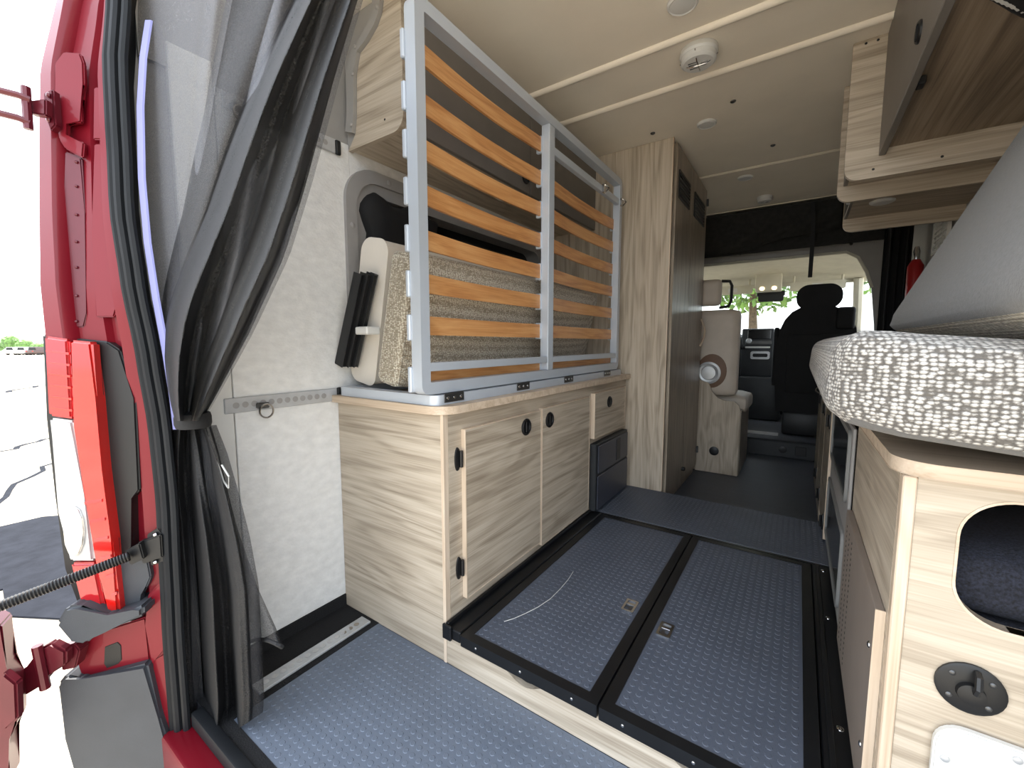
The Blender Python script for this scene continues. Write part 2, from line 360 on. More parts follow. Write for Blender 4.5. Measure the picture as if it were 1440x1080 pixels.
# rear corner pillar: swept section (outer skin, gutter, inner flange) up the height
zs = [(-.02, .352), (.218, .353), (.414, .358), (.604, .363), (.79, .36), (.97, .348), (1.141, .332), (1.304, .324), (1.464, .329), (1.62, .333), (1.781, .35), (1.98, .385), (2.18, .44)]
def seal_y(z):
    for (a, ya), (b, yb) in zip(zs, zs[1:]):
        if z <= b: t = max(0, (z - a) / (b - a)); t = t * t * (3 - 2 * t) * .5 + t * .5; return ya + (yb - ya) * t
    return zs[-1][1]
outz = [(-.1, .19), (.31, .213), (.525, .203), (.798, .199), (1.022, .197), (1.139, .198), (1.304, .21), (1.467, .222), (1.63, .236), (1.808, .277), (2.0, .34), (2.19, .42)]
def outer_y(z):
    for (a, ya), (b, yb) in zip(outz, outz[1:]):
        if z <= b: t = max(0, (z - a) / (b - a)); return ya + (yb - ya) * t
    return outz[-1][1]
def pil(s, z):
    """plan section of the pillar, s 0 (inner flange) to 1 (outer skin corner)"""
    a = Vector((-1.335, seal_y(z) + .012, z)); b = Vector((-1.492, outer_y(z) + .012, z))
    return a + (b - a) * s
SEC = [(.0, 0), (.05, -.004), (.27, -.004), (.33, .018), (.40, .020), (.44, .006), (.70, .006), (.735, -.012), (.78, -.020), (.97, -.012), (1.03, .015), (1.06, .06), (1.07, .12)]
def pillar_pt(i, z):
    s, off = SEC[i]; p = pil(s, z); d = (pil(1, z) - pil(0, z)).normalized(); nrm = Vector((-d.y, d.x, 0))
    if nrm.y < 0: nrm = -nrm
    return p + nrm * off
bm = NB(); Z = [.99 + (2.18 - .99) * k / 40 for k in range(41)]
rows = [[bm.verts.new(pillar_pt(i, z)) for i in range(len(SEC))] for z in Z]
for A, B in zip(rows, rows[1:]):
    for i in range(len(SEC) - 1): bm.faces.new((A[i], A[i + 1], B[i + 1], B[i]))
obj('corner_pillar', bm, RED, vb, 30)
bm = NB(); Z = [-.12 + (1.0 + .12) * k / 40 for k in range(41)]
rows = [[bm.verts.new(pillar_pt(i, z)) for i in range(5)] for z in Z]
for A, B in zip(rows, rows[1:]):
    for i in range(4): bm.faces.new((A[i], A[i + 1], B[i + 1], B[i]))
obj('lower_pillar', bm, RED, vb, 30)
def PP(u, v, out=0.0):
    """photo point on the pillar's rear face (vertical plane), lifted towards the rear by out"""
    a = Vector((-1.335, .36)); b = Vector((-1.492, .215)); d = (b - a).normalized(); n = Vector((d.y, -d.x))
    if n.y > 0: n = -n
    a3 = Vector((a.x + n.x * out, a.y + n.y * out, 0)); n3 = Vector((n.x, n.y, 0)); r = ray(u, v)
    return EYE + r * ((a3 - EYE).dot(n3) / r.dot(n3))
PN = Vector((-(.36 - .215), -(1.492 - 1.335), 0)).normalized()
PN = Vector((.36 - .215, -(1.492 - 1.335), 0)).normalized()      # rearward normal of that face
def slab(bm, pts, out, th):
    """flat plate with that outline on the pillar face, th thick, its outer face at out"""
    A = [PP(u, v, out) for u, v in pts]; va = [bm.verts.new(p) for p in A]; vb_ = [bm.verts.new(p - PN * th) for p in A]; n = len(A)
    bm.faces.new(va); bm.faces.new(list(reversed(vb_)))
    for i in range(n): bm.faces.new((va[i], va[(i + 1) % n], vb_[(i + 1) % n], vb_[i]))
    return bm
def bevelall(bm, o, s=2):
    bmesh.ops.bevel(bm, geom=list(bm.edges), offset=o, segments=s, affect='EDGES', clamp_overlap=True); return bm
obj('pressed_plate', bevelall(slab(NB(), [(76, 88), (88, 72), (112, 74), (117, 88), (118, 118), (112, 136), (114, 172), (91, 172), (90, 190), (118, 200), (116, 222), (90, 208), (82, 195), (77, 160)], .012, .012), .003), RED, vb, True)
obj('gutter_strip', bevelall(slab(NB(), [(90, 212), (114, 222), (119, 300), (121, 440), (118, 460), (96, 462), (88, 330)], .002, .012), .003), REDD, vb, True)
for k, v in enumerate((228, 262, 302, 340, 376, 416, 452)): screw(vb, PP(108, v, .003), 'y', .0035, REDD, -.004, 'weld_stud')
obj('recess_panel', bevelall(slab(NB(), [(131, 122), (155, 122), (157, 196), (130, 196)], .006, .008), .003), RED, vb, True)
obj('recess_panel', bevelall(slab(NB(), [(131, 202), (158, 202), (172, 405), (160, 446), (134, 446), (129, 330)], .006, .008), .003), RED, vb, True)
# tail lamp
tl = obj('tail_lamp', bevelall(slab(NB(), [(58, 470), (128, 478), (150, 480), (168, 492), (190, 560), (196, 690), (182, 700), (186, 850), (150, 868), (112, 862), (92, 800), (78, 700), (66, 590)], .004, .05), .004), BLACK, vb, True)
def lamp(name, pts, m, out, th=.03, bev=.006): return obj(name, bevelall(slab(NB(), pts, out, th), bev, 3), m, tl, True)
lamp('red_lens', [(60, 472), (95, 477), (102, 590), (66, 585)], DEEPRED, .030)
lamp('red_lens', [(96, 478), (128, 481), (134, 560), (143, 660), (156, 760), (168, 868), (150, 866), (135, 790), (118, 690), (104, 600)], REDLENS, .034)
lamp('clear_lens', [(67, 588), (102, 592), (118, 695), (132, 790), (96, 790), (82, 720)], CLEARLENS, .030)
lamp('red_lens', [(97, 793), (133, 792), (148, 864), (114, 858)], DEEPRED, .030)
lamp('bulb_bowl', [(90 + 15 * math.cos(t / 12 * 2 * PI) + 13, 748 + 36 * math.sin(t / 12 * 2 * PI)) for t in range(12)], CHROME, .036, .02, .002)
for k in range(6): lamp('lens_rib', [(64 + k * 1.6, 492 + k * 16), (97 + k * .9, 496 + k * 16), (97 + k * .9, 499 + k * 16), (64 + k * 1.6, 495 + k * 16)], REDLENS, .0325, .004, .0005)
for k in range(6): lamp('lens_rib', [(118 + k * 7.5, 706 + k * 26), (143 + k * 4.2, 702 + k * 26), (143.5 + k * 4.2, 706 + k * 26), (119 + k * 7.5, 710 + k * 26)], DEEPRED, .0365, .004, .0005)
obj('lamp_socket', bevelall(slab(NB(), [(162, 702), (184, 698), (188, 760), (166, 770)], -.005, .02), .002), BLACK, vb, True)
obj('pillar_bracket', bevelall(slab(NB(), [(166, 785), (205, 776), (212, 812), (206, 826), (196, 836), (198, 850), (172, 858)], .012, .02), .003), BUMPER, vb, True)
# bumper corner
obj('bumper_cap', bevelall(slab(NB(), [(76, 880), (90, 855), (108, 852), (150, 870), (186, 858), (200, 852), (201, 868), (140, 888), (118, 908), (98, 906)], .06, .09), .008, 3), BUMPER, vb, True)
sl = obj('body_corner', bevelall(slab(NB(), [(100, 905), (130, 893), (205, 868), (212, 935), (120, 968), (112, 940)], .012, .04), .004), RED, vb, True)
obj('jack_slot', bevelall(slab(NB(), [(147, 910), (165, 903), (170, 908), (171, 928), (166, 934), (150, 940), (146, 934)], .0135, .004), .001), BLACK, sl)
obj('bumper', bevelall(slab(NB(), [(78, 965), (90, 950), (112, 960), (205, 935), (222, 1010), (242, 1066), (240, 1150), (118, 1150), (92, 1040)], .035, .09), .008, 3), BUMPER, vb, True)
obj('inner_jamb', bevelall(slab(NB(), [(205, 840), (228, 815), (240, 905), (212, 940), (204, 880)], .016, .02), .005), RED, vb, True)
obj('inner_jamb', bevelall(slab(NB(), [(212, 928), (242, 912), (252, 1035), (236, 1052), (218, 1000)], .014, .02), .005), RED, vb, True)
sil = struct(obj('door_sill', box(NB(), -1.34, WR, .315, .40, -.16, -.03, .008, 2), RED, None, True), 'red door sill along the rear opening', 'sill')
obj('sill_seal', box(NB(), -1.30, WR, .37, .40, -.03, .012, .006, 2), SEAL, sil, True)
# rubber door seal: triple lip following the opening
sealp = [Vector((-1.325, seal_y(z), z)) for z in [-.10 + 2.26 * k / 44 for k in range(45)]]
bm = NB()
tube(bm, [p + Vector((-.010, -.012, 0)) for p in sealp], .007, 8); tube(bm, [p + Vector((.006, -.004, 0)) for p in sealp], .010, 8); tube(bm, [p + Vector((.022, .010, 0)) for p in sealp], .009, 8)
obj('door_seal', bm, SEAL, vb, True)
bm = NB(); grid(bm, lambda i, j: Vector((-1.337 - .085 * j, seal_y(-.08 + 2.24 * i) + .004 + .06 * j, -.08 + 2.24 * i)), 30, 2); obj('jamb_return', bm, SEAL, vb, True)
TP = [(204, 28), (196, 80), (192, 150), (194, 250), (202, 340), (214, 420), (227, 490), (238, 560), (243, 604)]
bm = NB(); A = [bm.verts.new(AX(u, v, -1.30)) for u, v in TP]; Bv = [bm.verts.new(AX(u + 8, v, -1.295)) for u, v in TP]; C = [bm.verts.new(AX(u + 8, v, -1.295) + Vector((0, .004, 0))) for u, v in TP]
for k in range(len(TP) - 1): bm.faces.new((A[k], A[k + 1], Bv[k + 1], Bv[k])); bm.faces.new((Bv[k], Bv[k + 1], C[k + 1], C[k]))
obj('fastening_tape', bm, LAV, vb)
# hinges and door edge
def hinge(v0, name, k):
    h = obj(name, bevelall(slab(NB(), [(60, v0 - 20), (74, v0 - 26), (78, v0 + 26), (70, v0 + 34), (62, v0 + 10)], .035, .02), .003), REDD, vb, True)
    obj('hinge_arm', bevelall(slab(NB(), [(38, v0 - 9), (64, v0 - 12), (64, v0 + 12), (38, v0 + 8)], .055, .02), .003), REDD, h, True)
    for dv in (-18, 14):
        bm = NB(); a = PP(-14, v0 + dv - 8, .085); b = PP(26, v0 + dv + 2, .075); c = PP(42, v0 + dv + 9, .065)
        tube(bm, [a, b, c], .007, 6); obj('hinge_link', bm, REDD, h, True)
    bm = NB(); tube(bm, [PP(36, v0 - 28, .065), PP(40, v0 + 32, .065)], .008, 8); obj('hinge_pin', bm, REDD, h, True)
    for dv in (-16, 18): screw(h, PP(69, v0 + dv, .037), 'y', .006, REDD, -.005, 'bolt')
hinge(150, 'door_hinge', 0)
lh = obj('door_hinge', bevelall(slab(NB(), [(84, 912), (104, 905), (112, 915), (106, 940), (86, 944)], .05, .03), .003), REDD, vb, True)
obj('hinge_arm', bevelall(slab(NB(), [(22, 948), (40, 940), (50, 916), (70, 905), (92, 916), (92, 936), (66, 948), (56, 966), (26, 984)], .075, .025), .005), REDD, lh, True)
bm = NB(); tube(bm, [PP(52, 908, .08), PP(64, 968, .08)], .010, 8); obj('hinge_pin', bm, REDD, lh, True)
rd = thing('rear_door', 'red edge of the swung open rear door beside lower hinge', 'door', (-1.42, .02, -.05))
bm = NB(); a = PP(2, 888, .11); 
pts = [PP(u, v, .12) for u, v in ((-40, 860), (2, 880), (6, 940), (22, 964), (24, 1016), (10, 1040), (14, 1100), (-40, 1120))]
va = [bm.verts.new(p) for p in pts]; vb2 = [bm.verts.new(p - PN * .03 + Vector((-.03, 0, 0))) for p in pts]
bm.faces.new(va); bm.faces.new(list(reversed(vb2)))
for i in range(len(pts)): bm.faces.new((va[i], va[(i + 1) % len(pts)], vb2[(i + 1) % len(pts)], vb2[i]))
obj('door_edge', bevelall(bm, .004), REDD, rd, True)
obj('hinge_plate', bevelall(slab(NB(), [(2, 946), (22, 962), (24, 1012), (4, 1030)], .135, .02), .004), REDD, rd, True)
# door check strap
cs = thing('door_check_strap', 'black ribbed check strap bolted to the red door jamb', 'door strap', PP(205, 775, .02))
bm = NB(); A, Bq = PP(-40, 868, .19), PP(182, 782, .055)
n = 90; tube(bm, [A.lerp(Bq, k / n) for k in range(n + 1)], [.0105 + .0016 * (k % 2) for k in range(n + 1)], 10); obj('ribbed_tube', bm, BLACK, cs, True)
obj('strap_clevis', bevelall(slab(NB(), [(174, 776), (196, 764), (202, 786), (182, 796)], .045, .03), .003), BLACK, cs, True)
obj('strap_bracket', bevelall(slab(NB(), [(192, 764), (226, 752), (228, 784), (200, 794)], .03, .025), .003), BLACK, cs, True)
for v in (752, 790): screw(cs, PP(219, v, .02), 'y', .006, CHROME, -.006, 'bolt')
obj('bracket_tab', bevelall(slab(NB(), [(206, 752), (222, 742), (230, 752), (230, 790), (212, 796)], .017, .008), .002), BLACK, cs, True)

# ================================================================== LEFT BASE CABINET
FX = -.86
bc = thing('base_cabinet', 'light grained base cabinet with two doors and drawer under the folded bed', 'cabinet', (-1.12, 1.7, 0))
obj('end_panel', box(NB(), WL + .002, FX - .002, .90, .918, .001, .79, .001), WX, bc)
obj('corner_strip', box(NB(), FX - .012, FX, .897, .921, .001, .79, .002), EDGE, bc)
obj('face_frame', box(NB(), FX - .016, FX, .921, 2.496, .001, .79), WY, bc)
obj('carcass_back', box(NB(), WL + .002, FX - .02, 2.45, 2.496, .001, .79), WY, bc)
def door(name, y0, y1, z0, z1, th=.018, m=None):
    d = obj(name, box(NB(), FX + .0008, FX + th - .001, y0 + .002, y1 - .002, z0 + .002, z1 - .002), m or WY, bc)
    obj('edge_band', ring(NB(), rr(y0, y1, z0, z1, .002, 1), rr(y0 + .0025, y1 - .0025, z0 + .0025, z1 - .0025, .002, 1), 'x', FX + .0006, FX + th), EDGE, d)
    return d
def ringpull(parent, x, y, z, r=.032, axis='x', s=1):
    o = obj('finger_pull', lathe(NB(), [(r, 0), (r, s * .004), (r * .88, s * .007), (r * .74, s * .006), (r * .70, s * .001)], (x, y, z), axis, 24), BLACK, parent, 30)
    bm = NB()
    if axis == 'x': box(bm, x + s * .001, x + s * .006, y - r * .16, y + r * .16, z - r * .66, z + r * .66, .002)
    else: box(bm, x - r * .16, x + r * .16, y + s * .001, y + s * .006, z - r * .66, z + r * .66, .002)
    obj('pull_bar', bm, BLACKSATIN, o); return o
def cab_hinge(parent, x, y, z, s=1):
    h = obj('hinge', lathe(NB(), [(.038, 0), (.036, s * .004), (.02, s * .006)], (x, y, z), 'x', 20, sx=.34), BLACK, parent, 30)
    bm = NB(); tube(bm, [(x + s * .010, y + .009, z - .026), (x + s * .010, y + .009, z + .026)], .0055, 8); obj('hinge_pin', bm, BLACK, h, True)
d1 = door('cabinet_door', .978, 1.446, .178, .734); ringpull(d1, FX + .018, 1.33, .684)
d2 = door('cabinet_door', 1.455, 1.925, .160, .738); ringpull(d2, FX + .018, 1.512, .684)
cab_hinge(bc, FX + .0005, .958, .642); cab_hinge(bc, FX + .0005, .958, .287)
dr = door('drawer_front', 1.968, 2.415, .515, .748, .026); ringpull(dr, FX + .026, 2.16, .686, .03)
ap = thing('wall_heater', 'dark slate panelled appliance front below the small drawer', 'heater', (FX + .03, 2.2, .13))
b0 = obj('casing', box(NB(), FX + .001, FX + .035, 1.968, 2.44, .135, .488, .004), DASH, ap)
SLATE = mat('slate_plastic', (62, 64, 74), .4, var=.05)
obj('upper_panel', box(NB(), FX + .0355, FX + .042, 1.99, 2.43, .33, .475, .003), SLATE, ap)
obj('lower_panel', box(NB(), FX + .0355, FX + .042, 1.985, 2.435, .14, .318, .003), SLATE, ap)
obj('control_strip', box(NB(), FX + .0425, FX + .045, 2.24, 2.30, .345, .465, .002), DASH, ap)
# countertop
tag(obj('countertop', bevelall(prism(NB(), rr(WL + .002, -.832, .872, 2.497, (.002, .002, .002, .075), 8), 'z', .7905, .815), .004, 2), EDGEX, None, 30), 'pale laminate worktop with rounded corner under the bed frame', 'countertop')
# ================================================================== RAISED PLATFORM WITH HATCHES
ZP = .125
pf = thing('raised_platform', 'raised floor platform with wooden riser and black edge rails', 'platform', (-.36, 1.45, 0.003))
# wooden riser with two finger scoops in its top edge
prof = [(-.858, .0035), (.145, .0035), (.145, .092)]
def scoop(c, w, d): return [(c + w * (1 - 2 * t / 12) , .092 - d * (.5 - .5 * math.cos(2 * PI * t / 12)) ** .7) for t in range(13)]
prof += scoop(-.125, .075, .030) + scoop(-.575, .075, .030) + [(-.858, .092)]
bm = NB(); prism(bm, prof, 'y', .899, .917); bmesh.ops.triangulate(bm, faces=[f for f in bm.faces if len(f.verts) > 4])
obj('riser_board', bm, WX, pf)
obj('platform_deck', box(NB(), -.857, .145, .9175, 2.495, .004, .092), BLACK, pf)
obj('side_rail', box(NB(), -.859, -.800, .894, 2.0, .0925, .128, .003), BLACKSATIN, pf)
obj('rail_lip', box(NB(), -.858, -.846, .894, 2.0, .128, .142, .002), BLACKSATIN, pf)
obj('side_rail', box(NB(), .088, .148, .894, 2.0, .0925, .122, .003), BLACKSATIN, pf)
obj('rail_lip', box(NB(), .1, .112, .894, 2.0, .122, .128, .002), BLACKSATIN, pf)
for y in (1.15, 1.62, 1.96): screw(pf, (.125, y, .122), 'z', .008, CHROME, .003)
sp = obj('step_panel', box(NB(), -.857, .148, 2.012, 2.498, .0925, .125, .004), RUBBER, pf)
studs('panel_stud', -.85, .14, 2.02, 2.49, .125, pf)
obj('step_edge', box(NB(), -.857, .148, 1.998, 2.010, .0925, .1235), BLACKSATIN, pf)
obj('end_cap', box(NB(), -.865, -.83, .884, .894, .092, .14, .003), BLACKSATIN, pf)
for hx0, hx1, hy1, hs in ((-.795, -.3585, 1.985, 1), (-.3535, .085, 1.985, -1)):
    which = 'left-hand floor hatch with a long pale scratch and chrome catch' if hs == 1 else 'floor hatch with chrome catch next to the right cabinet'
    ht = thing('floor_hatch', which, 'hatch', ((hx0 + hx1) / 2, 1.44, .0925), 'studded rubber floor hatches')
    o_, i_ = rr(hx0, hx1, .889, hy1, .002, 1), rr(hx0 + .03, hx1 - .03, .919, hy1 - .028, .002, 1)
    obj('edge_trim', ring(NB(), o_, i_, 'z', .0930, .1265), BLACKSATIN, ht)
    obj('rubber_panel', box(NB(), hx0 + .03, hx1 - .03, .919, hy1 - .028, .094, .1240), RUBBER, ht)
    studs('panel_stud', hx0 + .034, hx1 - .034, .924, hy1 - .033, .1240, ht)
    for k in range(3): screw(ht, (hx0 + .06 + k * .155, .889, .110), 'y', .004, CHROME, -.002, 'rivet')
    cx = (hx1 - .062) if hs == 1 else (hx0 + .062); cy = 1.318 if hs == 1 else 1.262
    c = obj('catch', ring(NB(), rr(cx - .02, cx + .02, cy - .034, cy + .034, .004, 3), rr(cx - .013, cx + .013, cy - .027, cy + .027, .003, 3), 'z', .124, .1285), CHROME, ht, True)
    obj('catch_bar', box(NB(), cx - .013, cx + .013, cy + .004, cy + .016, .1245, .1275, .001), CHROME, c)
    obj('catch_well', box(NB(), cx - .013, cx + .013, cy - .027, cy + .027, .1238, .1246), STEEL, c)
    if hs == 1:
        bm = NB(); P = [AZ(u, v, .1262) for u, v in ((709, 874), (722, 870), (738, 863), (756, 854), (774, 842), (788, 828), (799, 815), (806, 804))]
        tube(bm, P, .0011, 5); obj('scratch', bm, WHITE, ht)
# ================================================================== TALL CABINET
TX = -.633
tc = thing('tall_cabinet', 'tall wood grained wardrobe cabinet reaching the ceiling', 'cabinet', (-1.0, 2.95, 0))
obj('side_panel', box(NB(), WL + .003, TX, 2.5, 2.518, .001, ZC - .002), WZ, tc)
obj('edge_band', box(NB(), TX - .0005, TX + .004, 2.499, 2.519, .128, ZC - .002), EDGE, tc)
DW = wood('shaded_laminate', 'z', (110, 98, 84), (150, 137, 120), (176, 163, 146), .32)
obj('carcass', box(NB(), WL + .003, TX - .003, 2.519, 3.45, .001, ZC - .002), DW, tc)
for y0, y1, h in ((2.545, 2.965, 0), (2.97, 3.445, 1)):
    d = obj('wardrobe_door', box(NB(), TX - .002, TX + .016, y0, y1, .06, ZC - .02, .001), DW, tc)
    v = obj('vent', ring(NB(), rr(y0 + .04, y1 - .09, 1.83, 1.985, .01, 3), rr(y0 + .055, y1 - .105, 1.845, 1.97, .005, 3), 'x', TX + .0165, TX + .022), BLACK, d)
    obj('vent_back', box(NB(), TX + .0163, TX + .0172, y0 + .05, y1 - .10, 1.84, 1.975), BLACK, v)
    for k in range(6): obj('louvre', box(NB(), TX + .017, TX + .0235, y0 + .055, y1 - .105, 1.85 + k * .0205, 1.859 + k * .0205), BLACKSATIN, v)
bm = NB(); tube(bm, [(TX + .018 + .03 * math.sin(PI * k / 10), 3.40, .98 + .2 * k / 10) for k in range(11)], .007, 8); obj('door_handle', bm, EDGE, tc, True)
obj('catch', lathe(NB(), [(.014, 0), (.014, .018), (.008, .022)], (TX + .016, 2.96, .15), 'x', 12), BLACK, tc, True)
for z in (.16, 2.0): obj('hinge', box(NB(), TX + .016, TX + .03, 3.43, 3.446, z, z + .05, .002), STEEL, tc)
# ================================================================== LEFT OVERHEAD CABINET
OY, OX, OZ = .98, -1.09, 1.69
oc = thing('overhead_cabinet', 'wood ended overhead cabinet with taupe doors above the left window', 'cabinet', (-1.25, 1.7, OZ))
lp = [AY(u, v, OY) for u, v in ((500, 188), (502, 163), (502, 104), (507, 75), (519, 59), (531, 38), (537, 21), (540, 0), (541, -30))]
loop = [(WL + .004, OZ), (lp[0].x, lp[0].z)] + [(p.x, p.z) for p in lp[1:] if p.z < ZC - .01] + [(lp[-1].x, ZC - .002), (OX, ZC - .002)]
loop += [(OX - .05 + .05 * math.cos(t * PI / 16), OZ + .05 - .05 * math.sin(t * PI / 16)) for t in range(9)]
bm = NB(); prism(bm, loop, 'y', OY, OY + .018); bmesh.ops.triangulate(bm, faces=[f for f in bm.faces if len(f.verts) > 4]); obj('end_panel', bm, WX, oc)
screw(oc, AY(541, 168, OY - .0005), 'y', .004, BLACK, -.001)
obj('bottom_board', box(NB(), WL + .004, OX - .008, OY + .019, 2.497, OZ + .006, OZ + .024), WY, oc)
for k, (y0, y1) in enumerate(((OY + .022, 1.735), (1.742, 2.495))):
    d = obj('flap_door', box(NB(), OX - .008, OX + .010, y0, y1, OZ + .004, ZC - .01, .002), TAUPE, oc)
    if k == 0:
        q = AX(740, 250, OX + .01); ringpull(d, OX + .010, min(q.y, y1 - .04), q.z, .03)
q = AZ(710, 278, OZ); lt = obj('puck_light', lathe(NB(), [(.045, 0), (.045, -.006), (.036, -.012)], (q.x, q.y, OZ + .0055), 'z', 20), WHITE, oc, 30)
# curved metal flange with rivets beside the end panel
bm = NB(); o1 = [(p.x - .002, p.z) for p in lp if p.z < ZC - .01]
nA = [bm.verts.new((x, OY - .014, z)) for x, z in o1]; nB = [bm.verts.new((x - .038, OY - .014, z + .012)) for x, z in o1]; nC = [bm.verts.new((x - .038, OY + .004, z + .012)) for x, z in o1]; nD = [bm.verts.new((x, OY + .004, z)) for x, z in o1]
for A, B in ((nA, nB), (nB, nC), (nC, nD), (nD, nA)):
    for i in range(len(A) - 1): bm.faces.new((A[i], A[i + 1], B[i + 1], B[i]))
bm.faces.new((nA[0], nB[0], nC[0], nD[0])); bm.faces.new((nA[-1], nB[-1], nC[-1], nD[-1]))
fl = struct(obj('trim_1', bm, METALGREY, None, 30), 'curved grey metal flange with rivets beside the overhead cabinet')
for u, v in ((494, 176), (496, 104), (530, 10), (499, 66)): screw(fl, AY(u, v, OY - .0145), 'y', .007, METALGREY, -.005, 'rivet')
obj('pillar_lining', box(NB(), WL - .005, -1.20, OY + .005, OY + .016, OZ + .01, ZC - .002), METALGREY, fl)
# ================================================================== FOLDED BED
BX0, BX1 = -.925, -.885
bd = thing('folding_bed', 'pale metal bed frame with orange wooden slats folded upright on the worktop', 'bed', (-1.1, 1.65, .8155))
by0, by1 = .884, 2.46
obj('base_frame', ring(NB(), rr(-1.36, -.872, by0, by1, .03, 5), rr(-1.32, -.912, by0 + .04, by1 - .04, .01, 5), 'z', .8158, .846), ALU, bd, 30)
obj('base_rail', box(NB(), -1.02, -.99, by0 + .04, by1 - .04, .8158, .846), ALU, bd)
fy0, fy1, fz0, fz1 = .842, 2.42, .850, 1.928
obj('upright_frame', ring(NB(), rr(fy0, fy1, fz0, fz1, .03, 5), rr(fy0 + .035, fy1 - .032, fz0 + .036, fz1 - .036, .004, 5), 'x', BX0, BX1), ALU, bd, 30)
obj('centre_post', box(NB(), BX0, BX1 - .001, 1.572, 1.620, fz0 + .036, fz1 - .036, .003), ALU, bd)
obj('cross_rail', box(NB(), BX0 + .01, BX1 - .002, fy0 + .036, 1.571, .918, .944, .002), ALU, bd)
obj('cross_rail', box(NB(), BX0 + .01, BX1 - .002, 1.621, fy1 - .033, .918, .944, .002), ALU, bd)
obj('cross_rail', box(NB(), BX0 + .012, BX1 - .004, 1.621, fy1 - .033, 1.785, 1.818, .002), ALU, bd)
ZS = [1.815, 1.682, 1.557, 1.431, 1.303, 1.177, 1.053, .902]
slat_me = {}
for y0, y1 in ((.862, 1.577), (1.615, 2.405)):
    for k, z in enumerate(ZS):
        if y0 > 1 and k == 0: continue
        h = .028 if k < 7 else .022
        bm = NB(); nseg = 14; rows = []
        for i in range(nseg + 1):
            t = i / nseg; y = y0 + .012 + (y1 - y0 - .024) * t; x = BX0 - .004 - .016 * math.sin(PI * t)
            rows.append([bm.verts.new((x + dx, y, z + dz)) for dx, dz in ((0, -h), (.009, -h), (.009, h), (0, h))])
        for A, B in zip(rows, rows[1:]):
            for q in range(4): bm.faces.new((A[q], A[(q + 1) % 4], B[(q + 1) % 4], B[q]))
        bm.faces.new(rows[0]); bm.faces.new(rows[-1])
        obj('slat', bm, BIRCH, bd)
        for yy in (y0 + .002, y1 - .016):
            obj('slat_holder', box(NB(), BX0 - .018, BX0 + .006, yy, yy + .014, z - h - .006, z + h + .006, .002), ALU, bd)
for k, z in enumerate(ZS): obj('slat_cap', box(NB(), BX0 - .012, BX0 + .002, fy0 - .008, fy0 + .02, z - .045, z + .030, .003), ALU, bd)
for y in [AX(u, v, -.87).y for u, v in ((639, 557), (736, 543), (800, 533), (854, 526))]:
    h = obj('hinge_plate', box(NB(), -.8715, -.869, y - .045, y + .045, .822, .850, .001), STEEL, bd)
    for dy in (-.03, 0, .03): screw(h, (-.869, y + dy, .836), 'x', .005, CHROME, .002)
for y, z in ((2.14, 1.80), (2.40, 1.80)):
    l_ = obj('latch', box(NB(), BX1 - .002, BX1 + .012, y - .012, y + .012, z - .022, z + .022, .003), CHROME, bd)
    bm = NB(); tube(bm, [(BX1 + .012, y, z - .02), (BX1 + .03, y + .006, z), (BX1 + .012, y, z + .018)], .004, 6); obj('latch_hook', bm, CHROME, l_, True)
# ------------------------------------------------------------------ things stowed behind the frame
def leaning(name, label, cat, y0, y1, xb, xt, z0, z1, th, r, m, crown=0, group=None, sm=True):
    """slab standing on its long edge behind the slats, leaning towards the wall"""
    ang = math.atan2(xt - xb, z1 - z0)
    bm = NB(); pillow(bm, -th / 2, th / 2, y0, y1, 0, (z1 - z0) / math.cos(ang), r, 12, crown)
    place(bm, Matrix.Translation((xb, 0, z0)) @ Matrix.Rotation(ang, 4, 'Y'))
    return tag(obj(name, bm, m, None, sm), label, cat, group)
leaning('seat_cushion', 'tweed covered seat cushion standing upright behind the slats', 'cushion', .915, 2.36, -1.140, -1.040, .854, 1.295, .125, .035, TWEED, .004)
tb = thing('cream_table_top', 'cream rounded board stowed on edge between cushion and window', 'table', (-1.24, 1.4, .848))
bm = NB(); prism(bm, rr(-.068, .068, 0, .50, (.045, .045, .045, .03), 6), 'y', .945, 1.95); bevelall(bm, .006, 2)
place(bm, Matrix.Translation((-1.302, 0, .862)) @ Matrix.Rotation(.20, 4, 'Y')); obj('board', bm, CREAMBOARD, tb, 30)
lg = thing('folded_table_leg', 'black folded metal table leg clipped to the cream board', 'table leg', (-1.33, .93, .9))
pts = [AY(u, v, .915) for u, v in ((505, 384), (515, 388), (488, 516), (478, 510))]
for off, w_ in ((0, 0), (.022, 1), (.042, 2)):
    bm = NB(); A = [Vector((p.x + off, .895 + .008 * w_, p.z)) for p in pts]; prism(bm, [(p.x, p.z) for p in A], 'y', .895 + .010 * w_, .93); obj('leg_channel', bevelall(bm, .002, 1), BLACKSATIN if w_ != 1 else BLACK, lg)
c_ = AY(512, 465, .90); obj('clip', box(NB(), c_.x - .03, c_.x + .035, .885, .94, c_.z - .013, c_.z + .013, .004), WHITE, lg)
bm = NB(); pillow(bm, WL - .05, WL + .05, 1.03, 1.42, 1.30, 1.56, .05, 8, .01)
for v in bm.verts: v.co += Vector((0, .015 * math.sin(v.co.z * 37), .018 * math.sin(v.co.y * 31)))
tag(obj('black_bag', bm, SEATBLACK, None, True), 'soft black bag stuffed into the window recess', 'bag')
